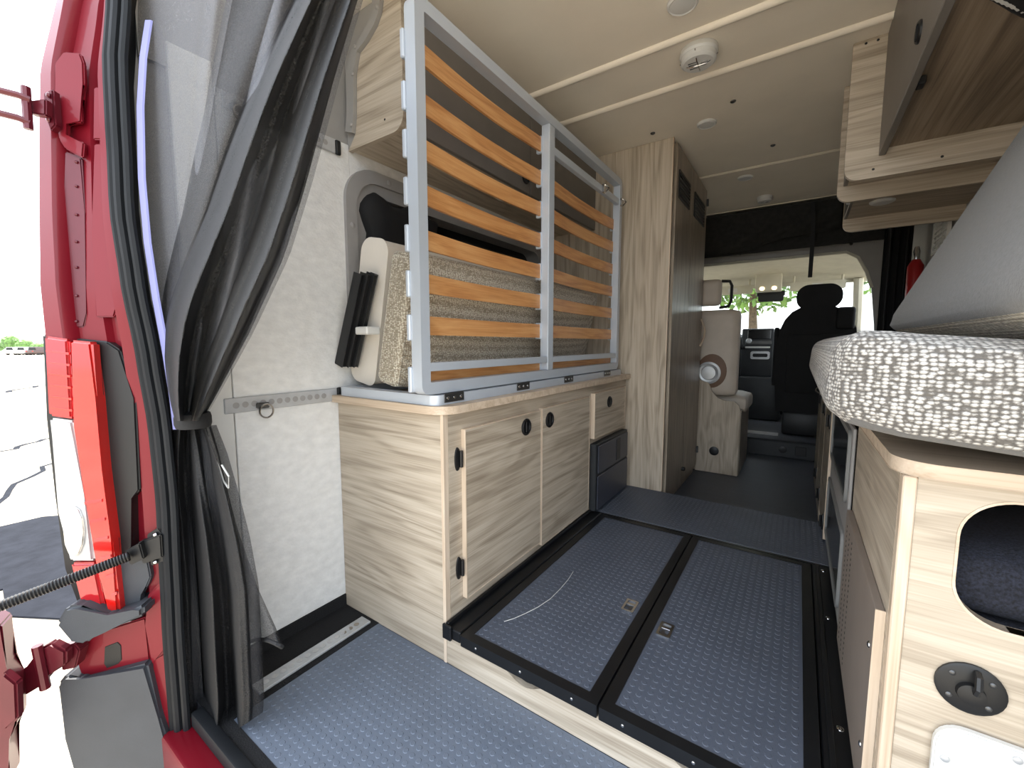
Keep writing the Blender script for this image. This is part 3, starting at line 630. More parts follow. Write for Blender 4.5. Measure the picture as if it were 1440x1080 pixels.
# ------------------------------------------------------------------ logistics tracks
def track(name, label, y0, y1, zc, wall=True):
    t = thing(name, label, 'track', (WL if wall else -1.235, (y0 + y1) / 2, zc), 'aluminium tie-down tracks')
    if wall: obj('rail', box(NB(), WL + .0008, WL + .010, y0, y1, zc - .023, zc + .023, .002), RAW, t)
    else: obj('rail', box(NB(), -1.262, -1.212, y0, y1, .0045, .013, .002), RAW, t)
    n = int((y1 - y0 - .04) / .0255)
    for k in range(n):
        y = y0 + .03 + k * .0255
        if wall: obj('track_hole', lathe(NB(), [(.0085, 0), (.0095, .0012), (.006, .0016)], (WL + .0098, y, zc), 'x', 10), GREYPL, t, True)
        else: obj('track_hole', lathe(NB(), [(.009, 0), (.0095, .0012), (.006, .0016)], (-1.237, y, .0128), 'z', 10), CHROME, t, True)
    if wall: obj('end_cap', box(NB(), WL + .0008, WL + .013, y1, y1 + .022, zc - .025, zc + .025, .006, 2), BLACK, t)
    return t
t1 = track('tie_down_track', 'aluminium tie-down track on the white wall beside the worktop', .53, .893, .816)
track('tie_down_track', 'aluminium tie-down track high on the wall behind the curtain', .575, .925, 1.686)
track('tie_down_track', 'aluminium tie-down track screwed to the floor beside the black carpet', .505, .882, .008, False)
for u, v, x0 in ((372, 572, WL + .013), (336, 155, WL + .013)):
    p = AX(u, v, WL + .02)
    rt = thing('tie_down_ring', 'steel tie-down ring clipped in the %s wall track' % ('lower' if v > 300 else 'upper'), 'ring', (p.x, p.y, p.z))
    obj('stud', box(NB(), WL + .0115, WL + .03, p.y - .022, p.y + .012, p.z - .004, p.z + .014, .003), STEEL, rt)
    bm = NB(); tube(bm, [(WL + .032 , p.y + .02 * math.cos(t * PI / 12), p.z - .012 + .021 * math.sin(t * PI / 12)) for t in range(25)], .003, 6, False); obj('loop', bm, CHROME, rt, True)

# ================================================================== RIGHT GALLEY CABINET
GX = .15
gc = thing('galley_cabinet', 'right hand light wood cabinet with cubby hole facing the rear', 'cabinet', (.4, 2.2, 0))
# rear-facing end panel with a rounded opening
def loop4(x0, x1, z0, z1, r, n=10): return rr(x0, x1, z0, z1, r, n)
hx0, hx1, hz0, hz1 = .220, .50, .572, .768
obj('end_panel', ring(NB(), loop4(GX + .018, WR - .002, .003, .789, .0005), loop4(hx0, hx1, hz0, hz1, .062), 'y', .90, .918), WX, gc)
obj('hole_edge', ring(NB(), loop4(hx0 - .0035, hx1 + .0035, hz0 - .0035, hz1 + .0035, .065), loop4(hx0, hx1, hz0, hz1, .062), 'y', .8985, .919), EDGEX, gc, 30)
obj('corner_post', box(NB(), GX, GX + .0175, .897, .921, .003, .789, .002), EDGE, gc)
obj('cubby_floor', box(NB(), GX + .02, WR - .004, .919, 1.40, .545, .565), NAVY, gc)
obj('cubby_back', box(NB(), GX + .02, WR - .004, 1.40, 1.415, .545, .785), WX, gc)
# blue-black quilted lining that fills the lower part of the cubby
bm = NB(); pillow(bm, GX + .03, WR - .02, .925, 1.38, .566, .676, .04, 8, .015); obj('cubby_liner', bm, NAVY, gc, True)
# aisle side
obj('aisle_panel', box(NB(), GX, GX + .016, .922, 1.50, .003, .789), WY, gc)
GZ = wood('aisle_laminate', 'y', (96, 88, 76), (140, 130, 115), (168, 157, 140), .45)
obj('aisle_panel', box(NB(), GX, GX + .016, 2.22, 3.60, .003, .789), GZ, gc)
obj('front_end', box(NB(), GX, WR - .004, 3.585, 3.602, .003, .789), GZ, gc)
pd = obj('perforated_door', box(NB(), GX - .014, GX - .0005, .935, 1.475, .15, .535, .001), PERF, gc)
obj('edge_band', box(NB(), GX - .0145, GX - .0003, .9325, .935, .149, .536), EDGE, pd)
for r_ in range(3):
    for k in range(24):
        z = .18 + .014 * k; obj('vent_hole', lathe(NB(), [(.0032, 0), (.0032, -.0006)], (GX - .0142, 1.43 - r_ * .06, z), 'x', 8), BLACK, pd)
for z in (.25, .45): screw(pd, (GX - .0142, .965, z), 'x', .006, CHROME, -.003)
fr = thing('drawer_fridge', 'grey framed appliance with two black glass fronts set in the aisle side', 'fridge', (.2, 1.86, .18))
FG = mat('fridge_grey', (126, 126, 124), .45, var=.03)
obj('frame', box(NB(), GX - .010, GX - .002, 1.505, 2.215, .16, .76, .002), GREYPL, fr)
for z0, z1 in ((.545, .735), (.215, .43)):
    obj('glass_front', bevelall(prism(NB(), rr(1.545, 2.175, z0, z1, .02, 4), 'x', GX - .0145, GX - .0104), .0012, 1), SCREENM, fr)
    obj('front_rim', ring(NB(), rr(1.530, 2.19, z0 - .015, z1 + .015, .03, 4), rr(1.545, 2.175, z0, z1, .02, 4), 'x', GX - .018, GX - .0104), FG, fr, 30)
for k, (y0, y1) in enumerate(((2.245, 2.66), (2.67, 3.10), (3.11, 3.56))):
    zb = .14 if y0 < 2.5 else .07
    d = obj('cabinet_door', box(NB(), GX - .018, GX - .001, y0, y1, zb, .76, .001), GZ, gc)
    obj('edge_band', box(NB(), GX - .0182, GX - .0008, y0 - .0025, y0 - .0002, zb, .76), EDGE, d)
    cab_hinge(d, GX - .0182, y0 + .05, .66, -1); cab_hinge(d, GX - .0182, y0 + .05, .2, -1)
bm = NB(); tube(bm, [(GX - .02 - .02 * math.sin(PI * k / 8), 3.52, .66 + .05 * k / 8) for k in range(9)], .005, 6); obj('hook', bm, CHROME, gc, True)
tag(obj('galley_worktop', bevelall(prism(NB(), rr(GX - .012, WR - .004, .882, 3.61, (.01, .01, .06, .01), 8), 'z', .7905, .815), .004, 2), EDGEX, None, 30), 'pale worktop edge with rounded corner beneath the woven cushion', 'countertop')
# latch flange and white inlet on the end panel
lx, lz = .2475, .467
la = thing('round_latch', 'black round hasp plate with hook on the cabinet end', 'latch', (lx, .9, lz))
obj('plate', lathe(NB(), [(.040, -.0005), (.040, -.004), (.036, -.006), (.012, -.007)], (lx, .9, lz), 'y', 28), BLACK, la, 30)
obj('boss', lathe(NB(), [(.017, -.0065), (.016, -.014), (.008, -.016)], (lx, .9, lz - .004), 'y', 18), BLACK, la, 30)
bm = NB(); tube(bm, [(lx + .004, .886, lz + .002), (lx + .004, .878, lz + .014), (lx + .005, .884, lz + .028), (lx + .005, .893, lz + .031)], .005, 8); obj('hook', bm, BLACK, la, True)
for a in (.7, 2.4, 3.8, 5.5): screw(la, (lx + .029 * math.cos(a), .8945, lz + .029 * math.sin(a)), 'y', .0045, STEEL, -.003)
iv = thing('power_inlet', 'white rounded plastic inlet plate low on the cabinet end', 'inlet', (.29, .9, .25))
obj('plate', bevelall(ring(NB(), loop4(.212, .42, .19, .402, .035, 6), loop4(.232, .40, .21, .372, .028, 6), 'y', .8995, .886), .004, 2), WHITE, iv, 30)
obj('recess', box(NB(), .231, .401, .893, .8993, .209, .373), WHITE, iv)
obj('socket', lathe(NB(), [(.05, 0), (.05, -.005), (.042, -.010), (.036, -.004)], (.315, .893, .30), 'y', 24), WHITE, iv, 30)
for x, z in ((.226, .345), (.30, .387), (.226, .25), (.36, .387)): screw(iv, (x, .886, z), 'y', .006, RAW, -.002)
# ------------------------------------------------------------------ cushions on the right bench
bm = NB(); pillow(bm, 0, .60, 0, 1.45, 0, .155, .05, 14, .006)
for v in bm.verts:      # softened front corner and slight sag
    t = max(0, 1 - v.co.x / .10) * max(0, 1 - v.co.y / .16); v.co.y += .05 * t; v.co.z += .012 * t
place(bm, Matrix.Translation((.035, .775, .868)) @ Matrix.Rotation(math.radians(5.2), 4, 'Y'))
ca = tag(obj('bench_cushion', bm, KNIT, None, True, [GREYCLOTH]), 'chunky cream woven bench cushion lying on the right worktop', 'cushion')
for p in ca.data.polygons:
    if p.normal.z < -.75: p.material_index = 1
ang = math.atan2(.233, .502)
bm = NB(); pillow(bm, 0, .13, .70, 1.76, 0, .62, .03, 12, .006)
place(bm, Matrix.Translation((.212, 0, 1.05)) @ Matrix.Rotation(ang, 4, 'Y'))
cb = tag(obj('back_cushion', bm, TWEED, None, True, [GREYCLOTH]), 'grey backed cushion leaning against the right wall on the woven cushion', 'cushion')
for p in cb.data.polygons:
    if p.normal.x < -.6: p.material_index = 1
# ================================================================== RIGHT OVERHEAD CABINETS
ro = thing('overhead_locker', 'right overhead locker bays with rounded wooden divider ends', 'cabinet', (.4, 2.6, 1.55))
def divider(y, x0, z0, x1=WR - .002, r=.045, th=.02):
    bm = NB(); prism(bm, rr(x0, x1, z0, ZC - .002, (.001, .004, r, .001), 6), 'y', y, y + th)
    o = obj('divider_panel', bm, WX, ro); return o
dA = divider(2.135, .108, 1.624); dB = divider(2.46, .104, 1.632); dC = divider(3.10, .168, 1.628)
for u, v in ((1218, 61), (1235, 56), (1228, 238), (1325, 220)): screw(dA, AY(u, v, 2.1345), 'y', .0045, BLACK, -.001)
obj('bay_bottom', box(NB(), .14, WR - .003, 2.157, 2.458, 1.70, 1.715), WX, ro)
obj('bay_bottom', box(NB(), .185, WR - .003, 2.482, 3.098, 1.70, 1.715), WX, ro)
obj('bay_door', box(NB(), .125, .140, 2.158, 2.457, 1.70, ZC - .01, .002), TAUPE, ro)
obj('bay_door', box(NB(), .17, .185, 2.483, 3.097, 1.70, ZC - .01, .002), TAUPE, ro)
obj('puck_light', lathe(NB(), [(.05, 0), (.05, -.006), (.04, -.012)], (.30, 2.80, 1.6995), 'z', 20), WHITE, ro, 30)
for y, z in ((2.18, 1.66), (2.52, 1.66)):
    bm = NB(); tube(bm, [(.15, y, z - .02), (.17, y + .06, z + .035)], .008, 8); obj('gas_strut', bm, RAW, ro, True)
no = thing('rear_locker', 'taupe fronted overhead locker with dark wood underside near the rear doors', 'cabinet', (.43, 1.3, 1.70))
fd = obj('front_flap', box(NB(), .207, .227, .62, 2.130, 1.697, ZC - .004, .002), TAUPE, no)
ringpull(fd, .207, 1.506, 1.775, .026, 'x', -1)
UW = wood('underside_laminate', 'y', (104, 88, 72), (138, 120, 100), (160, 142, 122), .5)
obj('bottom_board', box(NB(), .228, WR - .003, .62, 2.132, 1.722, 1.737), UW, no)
obj('rear_end', box(NB(), .228, WR - .003, .60, .619, 1.705, ZC - .004), WX, no)
obj('bumper_stop', box(NB(), .2275, .245, 1.62, 1.66, 1.70, 1.7215, .003), BLACK, no)
# rolled rear curtain hanging at the right top corner
rc = thing('rolled_curtain', 'rolled black mesh curtain with pale zip at the top right', 'curtain', (.42, 1.15, 1.6))
bm = NB(); a = AZ(1378, -6, 1.690); b = AZ(1480, 40, 1.690); tube(bm, [a.lerp(b, k / 8) + Vector((0, 0, .016 + .003 * math.sin(k))) for k in range(9)], .012, 10); obj('roll', bm, HEM, rc, True)
bm = NB(); tube(bm, [a.lerp(b, k / 30) + Vector((-.008, -.013, .004 + .002 * (k % 2))) for k in range(31)], .003, 6); obj('zip', bm, WHITE, rc, True)
# ================================================================== CEILING FIXTURES
def puck(u, v, r, label, cat='ceiling light', m=None, h=.012):
    p = AZ(u, v, ZC)
    t = thing('ceiling_light', label, cat, (p.x, p.y, ZC - .001), 'round ceiling lights')
    obj('rim', lathe(NB(), [(r, -.0005), (r, -h * .5), (r * .88, -h), (r * .8, -h * .8)], (p.x, p.y, ZC), 'z', 28), m or WHITE, t, 30)
    obj('diffuser', lathe(NB(), [(r * .79, -.001), (r * .75, -h * .9), (r * .3, -h * 1.05)], (p.x, p.y, ZC), 'z', 24), WHITE, t, 30)
puck(994, 173, .047, 'flat round ceiling light behind the smoke alarm')
puck(1048, 249, .047, 'flat round ceiling light beyond the ceiling seam')
puck(960, 3, .05, 'flat round ceiling light ahead of the first ceiling rib')
def alarm(u, v, r, h, label):
    p = AZ(u, v, ZC - h)
    t = thing('smoke_alarm', label, 'smoke alarm', (p.x, p.y, ZC - .001))
    obj('base', lathe(NB(), [(r, -.0005), (r * 1.02, -h * .35), (r * .96, -h * .5)], (p.x, p.y, ZC), 'z', 32), WHITE, t, 30)
    b = obj('cover', lathe(NB(), [(r * .94, -h * .5), (r * .94, -h * .85), (r * .8, -h), (r * .1, -h * 1.03)], (p.x, p.y, ZC), 'z', 32), WHITE, t, 30)
    obj('test_button', lathe(NB(), [(r * .2, -h), (r * .18, -h * 1.1)], (p.x + r * .3, p.y, ZC), 'z', 14), GREYPL, b)
    for k in range(4): obj('sounder_slot', box(NB(), p.x - r * .5, p.x - r * .05, p.y - r * .3 + k * r * .18, p.y - r * .24 + k * r * .18, ZC - h * 1.035, ZC - h * .98), STEEL, b)
    if r > .055:
        bm = NB(); tube(bm, [(p.x - r, p.y, ZC - h * .6), (p.x - r * .5, p.y - .004, ZC - h * 1.12), (p.x + r * .5, p.y, ZC - h * 1.12), (p.x + r, p.y + .004, ZC - h * .6)], .0018, 5); obj('wire_guard', bm, CHROME, t, True)
        bm = NB(); tube(bm, [(p.x, p.y - r, ZC - h * .6), (p.x, p.y - r * .5, ZC - h * 1.12), (p.x, p.y + r * .5, ZC - h * 1.12), (p.x, p.y + r, ZC - h * .6)], .0018, 5); obj('wire_guard', bm, CHROME, t, True)
alarm(982, 90, .068, .05, 'round white smoke alarm with wire guard between the ceiling ribs')
alarm(1075, 284, .052, .04, 'round white alarm at the front edge of the headliner')
for u, v, lab in ((1031, 142, 'small metal ceiling snap between the guarded smoke alarm and a round light'), (918, 187, 'small metal ceiling snap just above the top of the tall cabinet'), (1087, 204, 'small metal ceiling snap next to the thin ceiling seam')):
    p = AZ(u, v, ZC); tag(obj('ceiling_snap', dome(NB(), (p.x, p.y, ZC - .0005), .013, 'z', -.008), STEEL, None, True), lab, 'snap', 'snap buttons on the headliner')
# ================================================================== BENCH WITH BELT, BEHIND THE TALL CABINET
bn = thing('belted_bench', 'beige vinyl belted bench seat with wooden side beyond the wardrobe', 'bench', (-.6, 3.7, 0))
bp = [(-.63, .003), (-.335, .003), (-.335, .50), (-.345, .54), (-.375, .565), (-.44, .57), (-.49, .585), (-.53, .63), (-.56, .70), (-.63, .72)]
bm = NB(); prism(bm, bp, 'y', 3.50, 3.52); obj('side_panel', bm, WZ, bn)
obj('base_box', box(NB(), -1.2, -.345, 3.521, 4.1, .003, .45), DW, bn)
obj('side_return', box(NB(), -.344, -.328, 3.521, 4.1, .003, .50, .002), DW, bn)
bm = NB(); pillow(bm, -1.2, -.368, 3.53, 3.64, .60, 1.255, .04, 10, .006); obj('backrest', bm, LEATHER, bn, True)
bm = NB(); pillow(bm, -1.2, -.30, 3.62, 4.1, .46, .60, .05, 8, .01); obj('seat_pad', bm, LEATHER, bn, True)
bm = NB(); pillow(bm, -.74, -.505, 3.53, 3.60, 1.285, 1.485, .035, 8, .006); obj('headrest', bm, LEATHER, bn, True)
bm = NB(); tube(bm, [(-.52, 3.57, 1.27), (-.455, 3.57, 1.28), (-.44, 3.57, 1.32), (-.44, 3.57, 1.43), (-.455, 3.57, 1.465), (-.51, 3.57, 1.47)], .011, 8); obj('headrest_frame', bm, BLACK, bn, True)
rl = obj('belt_recess', lathe(NB(), [(.13, 0), (.13, -.006), (.118, -.009)], (-.545, 3.528, .79), 'y', 28, sx=.8), BROWN, bn, 30)
obj('belt_reel', lathe(NB(), [(.085, -.009), (.085, -.016), (.07, -.020), (.055, -.016), (.05, -.022), (.02, -.024)], (-.565, 3.528, .775), 'y', 28), RAW, rl, 30)
obj('outlet', lathe(NB(), [(.034, 0), (.034, -.006), (.026, -.009)], (-.499, 3.4995, .175), 'y', 20), BLACK, bn, 30)
# ================================================================== CAB
struct(obj('cab_floor', box(NB(), -1.3, WR, 4.362, 6.4, -.05, .135), RUBBERD), 'cab floor with step up from the aisle')
st = thing('step_riser', 'dark step riser with round outlet and socket below the cab floor', 'step', (-.1, 4.34, 0.001))
obj('riser_face', box(NB(), -.42, GX + .3, 4.335, 4.360, .001, .135, .003), DASH, st)
obj('nosing', box(NB(), -.42, GX + .3, 4.325, 4.361, .136, .15, .003), BLACKSATIN, st)
obj('round_outlet', lathe(NB(), [(.03, 0), (.03, -.008), (.02, -.01)], (-.07, 4.3345, .07), 'y', 18), BLACK, st, 30)
obj('socket_plate', box(NB(), .02, .10, 4.328, 4.3345, .03, .11, .003), BLACK, st)
obj('sun_patch_plate', box(NB(), -.40, -.12, 4.60, 4.72, .136, .145, .002), RAW, st)  # bright metal plate stands in for the sun patch on the cab floor
# header over the cab opening (arched) and roof lining
hd = [(-1.38, 2.12), (.60, 2.12), (.60, 1.10), (.50, 1.10), (.46, 1.45), (.42, 1.58), (.36, 1.70), (.28, 1.752), (-1.10, 1.752), (-1.25, 1.68), (-1.30, 1.5), (-1.38, 1.5)]
bm = NB(); prism(bm, hd, 'y', 4.50, 4.53); bmesh.ops.triangulate(bm, faces=[f for f in bm.faces if len(f.verts) > 4])
hdr = struct(obj('trim_2', bm, METALGREY), 'grey arched header panel over the cab opening')
bm = NB(); tube(bm, [(-1.1, 4.495, 1.752), (.28, 4.495, 1.752), (.36, 4.495, 1.70), (.42, 4.495, 1.58), (.46, 4.495, 1.45)], .012, 8); obj('edge_welt', bm, CABCREAM, hdr, True)
for u, v in ((1041, 357), (1114, 348), (1197, 343)): screw(hdr, AY(u, v, 4.499), 'y', .012, BLACK, -.004, 'clip')
struct(obj('cab_ceiling', grid_obj := None or (lambda bm: (grid(bm, lambda i, j: Vector((-1.25 + 1.85 * i, 4.53 + 1.6 * j, 1.80 + .06 * math.sin(PI * i) * math.sin(PI * j) - .10 * j * j)), 12, 10), bm)[1])(NB()), CABCREAM, None, True), 'pale curved cab roof lining')
struct(obj('cab_roof', box(NB(), -1.4, WR + .05, 4.16, 6.05, 2.14, 2.17), METALGREY), 'closed roof above the cab')
struct(obj('cab_side', box(NB(), -1.42, -1.40, 4.3, 6.4, -.05, 1.06), METALGREY), 'left cab door lining below the window')
struct(obj('cab_side', box(NB(), -1.42, -1.40, 4.3, 4.95, 1.06, 2.15), METALGREY), 'left cab side behind the driver window')
struct(obj('cab_side', box(NB(), -1.42, -1.40, 4.95, 6.1, 1.70, 2.15), METALGREY), 'left cab side above the driver window')
bm = NB(); grid(bm, lambda i, j: Vector((-1.41, 4.95 + 1.1 * i, 1.06 + .64 * j)), 4, 2); struct(obj('window_4', bm, GLASS), 'driver door window')
struct(obj('cab_side', box(NB(), .655, .675, 4.3, 6.4, -.05, 1.06), CABCREAM), 'right cab door lining below the window')
struct(obj('cab_brow', box(NB(), -1.4, .66, 6.05, 6.10, 1.68, 2.15), CABCREAM), 'brow above the windshield')
for (u0, u1) in (((.60, 4.9), (.64, 5.02)), ((.50, 6.02), (.60, 6.14))):
    bm = NB(); tube(bm, [(u0[0] + .04, u0[1] + .25, 1.02), (u0[0] + .02, u0[1] + .1, 1.4), (u0[0], u0[1], 1.72)], .045, 8); struct(obj('cab_pillar', bm, CABCREAM, None, True), 'pale padded pillar beside the cab window')
bm = NB(); grid(bm, lambda i, j: Vector((-1.2 + 1.82 * i, 6.10 + .45 * (1 - j) - .1 * (2 * i - 1) ** 2, 1.05 + .64 * j)), 10, 4); struct(obj('window_2', bm, GLASS, None, True), 'sloping windshield of the cab')
bm = NB(); grid(bm, lambda i, j: Vector((.662, 4.95 + 1.1 * i, 1.06 + .62 * j)), 4, 2); wd2 = struct(obj('window_3', bm, GLASS), 'passenger door window')
dsh = thing('dashboard', 'dark dashboard with centre screen and vents below the windshield', 'dashboard', (-.3, 5.9, .14))
bm = NB(); prism(bm, [(5.70, .55), (5.66, .80), (5.72, 1.04), (5.80, 1.10), (6.30, 1.12), (6.45, 1.05), (6.35, .14), (6.0, .14), (5.95, .5)], 'x', -1.2, .62); obj('dash_body', bevelall(bm, .02, 2), DASH, dsh, True)
cs_ = obj('centre_stack', box(NB(), -.56, -.24, 5.60, 5.70, .62, 1.17, .015, 2), DASH, dsh, True)
obj('screen', box(NB(), -.50, -.27, 5.592, 5.600, 1.05, 1.155, .004), SCREENM, cs_)
obj('button_row', box(NB(), -.52, -.27, 5.59, 5.60, .945, .965, .003), WHITE, cs_)
obj('radio_panel', box(NB(), -.52, -.26, 5.590, 5.600, .99, 1.03, .003), STEEL, cs_)
obj('knob', lathe(NB(), [(.03, 0), (.03, -.02), (.022, -.025)], (-.485, 5.598, 1.03), 'y', 18), RAW, cs_, 30)
obj('cup_tray', ring(NB(), rr(-.46, -.27, .82, .91, .02, 4), rr(-.44, -.29, .845, .885, .015, 4), 'y', 5.57, 5.60), RAW, cs_, 30)
obj('air_vent', lathe(NB(), [(.06, 0), (.06, -.02), (.045, -.025), (.04, -.01)], (-.66, 5.68, 1.08), 'y', 20), STEEL, dsh, 30)
obj('lower_console', box(NB(), -.56, -.14, 5.45, 5.75, .14, .62, .02, 2), DASH, dsh, True)
bm = NB(); tube(bm, [(-.56, 5.6, .95), (-.57, 5.5, .98), (-.58, 5.45, 1.0)], .022, 8); obj('gear_lever', bm, BLACK, dsh, True)
sw = thing('steering_wheel', 'black steering wheel in front of the driver seat', 'steering wheel', (-.95, 5.45, 1.0))
bm = NB(); tube(bm, [(-.95 + .2 * math.cos(t * PI / 16), 5.42 + .08 * math.sin(t * PI / 16), 1.02 + .19 * math.sin(t * PI / 16)) for t in range(33)], .016, 8, False); obj('rim', bm, BLACK, sw, True)
obj('hub', lathe(NB(), [(.07, 0), (.06, -.03), (.03, -.04)], (-.95, 5.46, 1.02), 'y', 16), BLACK, sw, True)
bm = NB(); tube(bm, [(-.95, 5.46, 1.02), (-.95, 5.68, .92)], .03, 8); obj('column', bm, BLACK, sw, True)
# passenger seat
ps = thing('passenger_seat', 'black high backed cab seat with headrest seen from behind', 'seat', (.12, 4.75, .14))
bo = [(-.125, .40), (.36, .40), (.385, .75), (.38, 1.0), (.365, 1.12), (.335, 1.20), (.29, 1.26), (.23, 1.29), (.0, 1.29), (-.05, 1.26), (-.095, 1.20), (-.125, 1.12), (-.14, 1.0), (-.15, .75)]
bm = NB(); prism(bm, bo, 'y', 4.60, 4.76); obj('backrest', bevelall(bm, .03, 3), SEATBLACK, ps, True)
bm = NB(); prism(bm, rr(-.035, .28, 1.315, 1.51, .088, 8), 'y', 4.61, 4.74); bevelall(bm, .03, 3); obj('headrest', bm, SEATBLACK, ps, True)
for x in (.05, .195):
    bm = NB(); tube(bm, [(x, 4.675, 1.27), (x, 4.675, 1.36)], .008, 8); obj('headrest_post', bm, RAW, ps, True)
bm = NB(); pillow(bm, -.14, .38, 4.72, 5.26, .48, .64, .06, 8, .01); obj('seat_cushion', bm, SEATBLACK, ps, True)
bm = NB(); pillow(bm, -.205, -.155, 4.66, 5.0, .60, 1.15, .024, 8); obj('armrest', bm, SEATBLACK, ps, True)
bm = NB(); pillow(bm, .25, .38, 4.56, 4.62, 1.12, 1.31, .025, 8); obj('side_bolster', bm, SEATBLACK, ps, True)
obj('pedestal', box(NB(), -.10, .35, 4.72, 5.2, .137, .36, .02, 2), BLACK, ps, True)
obj('swivel_plate', box(NB(), -.13, .37, 4.68, 5.22, .365, .39, .004), BLACKSATIN, ps)
obj('map_pocket', box(NB(), -.09, .32, 4.588, 4.604, .55, 1.08, .006, 2), SEATBLACK, ps, True)
ds = thing('driver_seat', 'black driver seat hidden mostly behind the belted bench', 'seat', (-.95, 4.75, .14))
bm = NB(); prism(bm, [(x - 1.06, z) for x, z in bo], 'y', 4.62, 4.76); obj('backrest', bevelall(bm, .03, 3), SEATBLACK, ds, True)
obj('pedestal', box(NB(), -1.16, -.71, 4.72, 5.2, .137, .5, .02, 2), BLACK, ds, True)
# mirror, visors, map lamps
mr = thing('rear_view_mirror', 'black rear view mirror at the top of the windshield', 'mirror', (-.32, 5.95, 1.56))
bm = NB(); prism(bm, rr(-.435, -.185, 1.50, 1.575, .02, 4), 'y', 5.9, 5.93); obj('mirror_body', bevelall(bm, .006, 2), BLACK, mr, True)
obj('camera_pod', box(NB(), -.46, -.17, 5.94, 6.02, 1.565, 1.62, .01, 2), BLACK, mr, True)
mc = thing('map_light', 'pale overhead console with two lit map lamps', 'console', (-.32, 5.75, 1.66))
obj('console_body', box(NB(), -.46, -.20, 5.70, 5.86, 1.60, 1.80, .012, 2), CABCREAM, mc, True)
for x in (-.39, -.27): obj('lamp', lathe(NB(), [(.022, 0), (.02, -.004)], (x, 5.699, 1.63), 'y', 14, sx=1.2), WARM, mc)
for x0, x1, lab in ((-.92, -.50, 'pale folded sun visor above the steering wheel'), (-.12, .38, 'pale folded sun visor above the passenger side')):
    sv = thing('sun_visor', lab, 'visor', ((x0 + x1) / 2, 5.85, 1.6)); bm = NB(); prism(bm, rr(x0, x1, 1.60, 1.69, .02, 4), 'y', 5.84, 5.86); obj('visor_pad', bevelall(bm, .005, 2), CABCREAM, sv, True)
    bm = NB(); tube(bm, [(x0 + .03, 5.85, 1.68), (x0 + .03, 5.85, 1.80)], .012, 8); obj('visor_pivot', bm, CABCREAM, sv, True)
    bm = NB(); tube(bm, [(x1 - .03, 5.85, 1.68), (x1 - .03, 5.85, 1.80)], .012, 8); obj('visor_pivot', bm, CABCREAM, sv, True)
    obj('sticker', box(NB(), (x0 + x1) / 2 - .05, (x0 + x1) / 2 + .05, 5.838, 5.8395, 1.62, 1.67), WHITE, sv)
# black pouch under the roof, strap, side curtain
sp_ = tag(obj('roof_net', (lambda bm: (grid(bm, lambda i, j: Vector((-.78 + 1.0 * i, 4.20 + .10 * j + .03 * math.sin(14 * i + 9 * j) * j, 2.12 - (.30 - .10 * i * i + .02 * math.sin(7 * i)) * j)), 24, 10), bm)[1])(NB()), NETTING, None, True), 'sagging black fabric screen gathered under the roof ahead of the headliner', 'screen')
tag(obj('screen_backing', box(NB(), -1.3, .6, 4.36, 4.38, 1.80, 2.12), NETTING), 'black bulkhead fabric behind the gathered screen', 'fabric')
bm = NB(); P = [AY(u, v, 4.15) for u, v in ((1143, 284), (1144, 310), (1142, 350), (1139, 390))]
A = [bm.verts.new(p + Vector((-.014, 0, 0))) for p in P]; Bv = [bm.verts.new(p + Vector((.014, 0, 0))) for p in P]; C = [bm.verts.new(p + Vector((.014, .004, 0))) for p in P]; D = [bm.verts.new(p + Vector((-.014, .004, 0))) for p in P]
for q in range(3):
    for E1, E2 in ((A, Bv), (Bv, C), (C, D), (D, A)): bm.faces.new((E1[q], E1[q + 1], E2[q + 1], E2[q]))
tag(obj('hanging_strap', bm, HEM), 'narrow black strap hanging below the black roof screen', 'strap')
bm = NB(); grid(bm, lambda i, j: Vector((.45 + .15 * i, 3.95 + .03 * math.sin(i * 22), 2.128 - 1.11 * j)), 30, 2)
tag(obj('side_curtain', bm, HEM, None, True), 'bunched black curtain hanging beside the cab on the right', 'curtain')
gv = thing('grille_vent', 'pale grid vent on the right wall beyond the leaning cushion', 'vent', (.62, 3.4, 1.6))
obj('frame', ring(NB(), rr(3.30, 3.62, 1.53, 1.72, .01, 2), rr(3.32, 3.60, 1.55, 1.70, .006, 2), 'x', .635, .652), WHITE, gv)
for k in range(5): obj('grid_bar', box(NB(), .638, .65, 3.32, 3.60, 1.572 + k * .027, 1.58 + k * .027), WHITE, gv)
for k in range(4): obj('grid_bar', box(NB(), .638, .65, 3.37 + k * .055, 3.378 + k * .055, 1.55, 1.70), WHITE, gv)
obj('vent_back', box(NB(), .651, .658, 3.32, 3.60, 1.55, 1.70), BLACK, gv)
fe = thing('fire_extinguisher', 'small red extinguisher with chrome top by the side curtain', 'extinguisher', (.585, 3.7, 1.25))
obj('bottle', lathe(NB(), [(.03, 0), (.04, .01), (.04, .24), (.02, .28)], (.585, 3.7, 1.25), 'z', 18), mat('extinguisher_red', (150, 24, 24), .35), fe, True)
obj('valve', lathe(NB(), [(.016, .28), (.018, .33), (.01, .36)], (.585, 3.7, 1.25), 'z', 14), CHROME, fe, True)
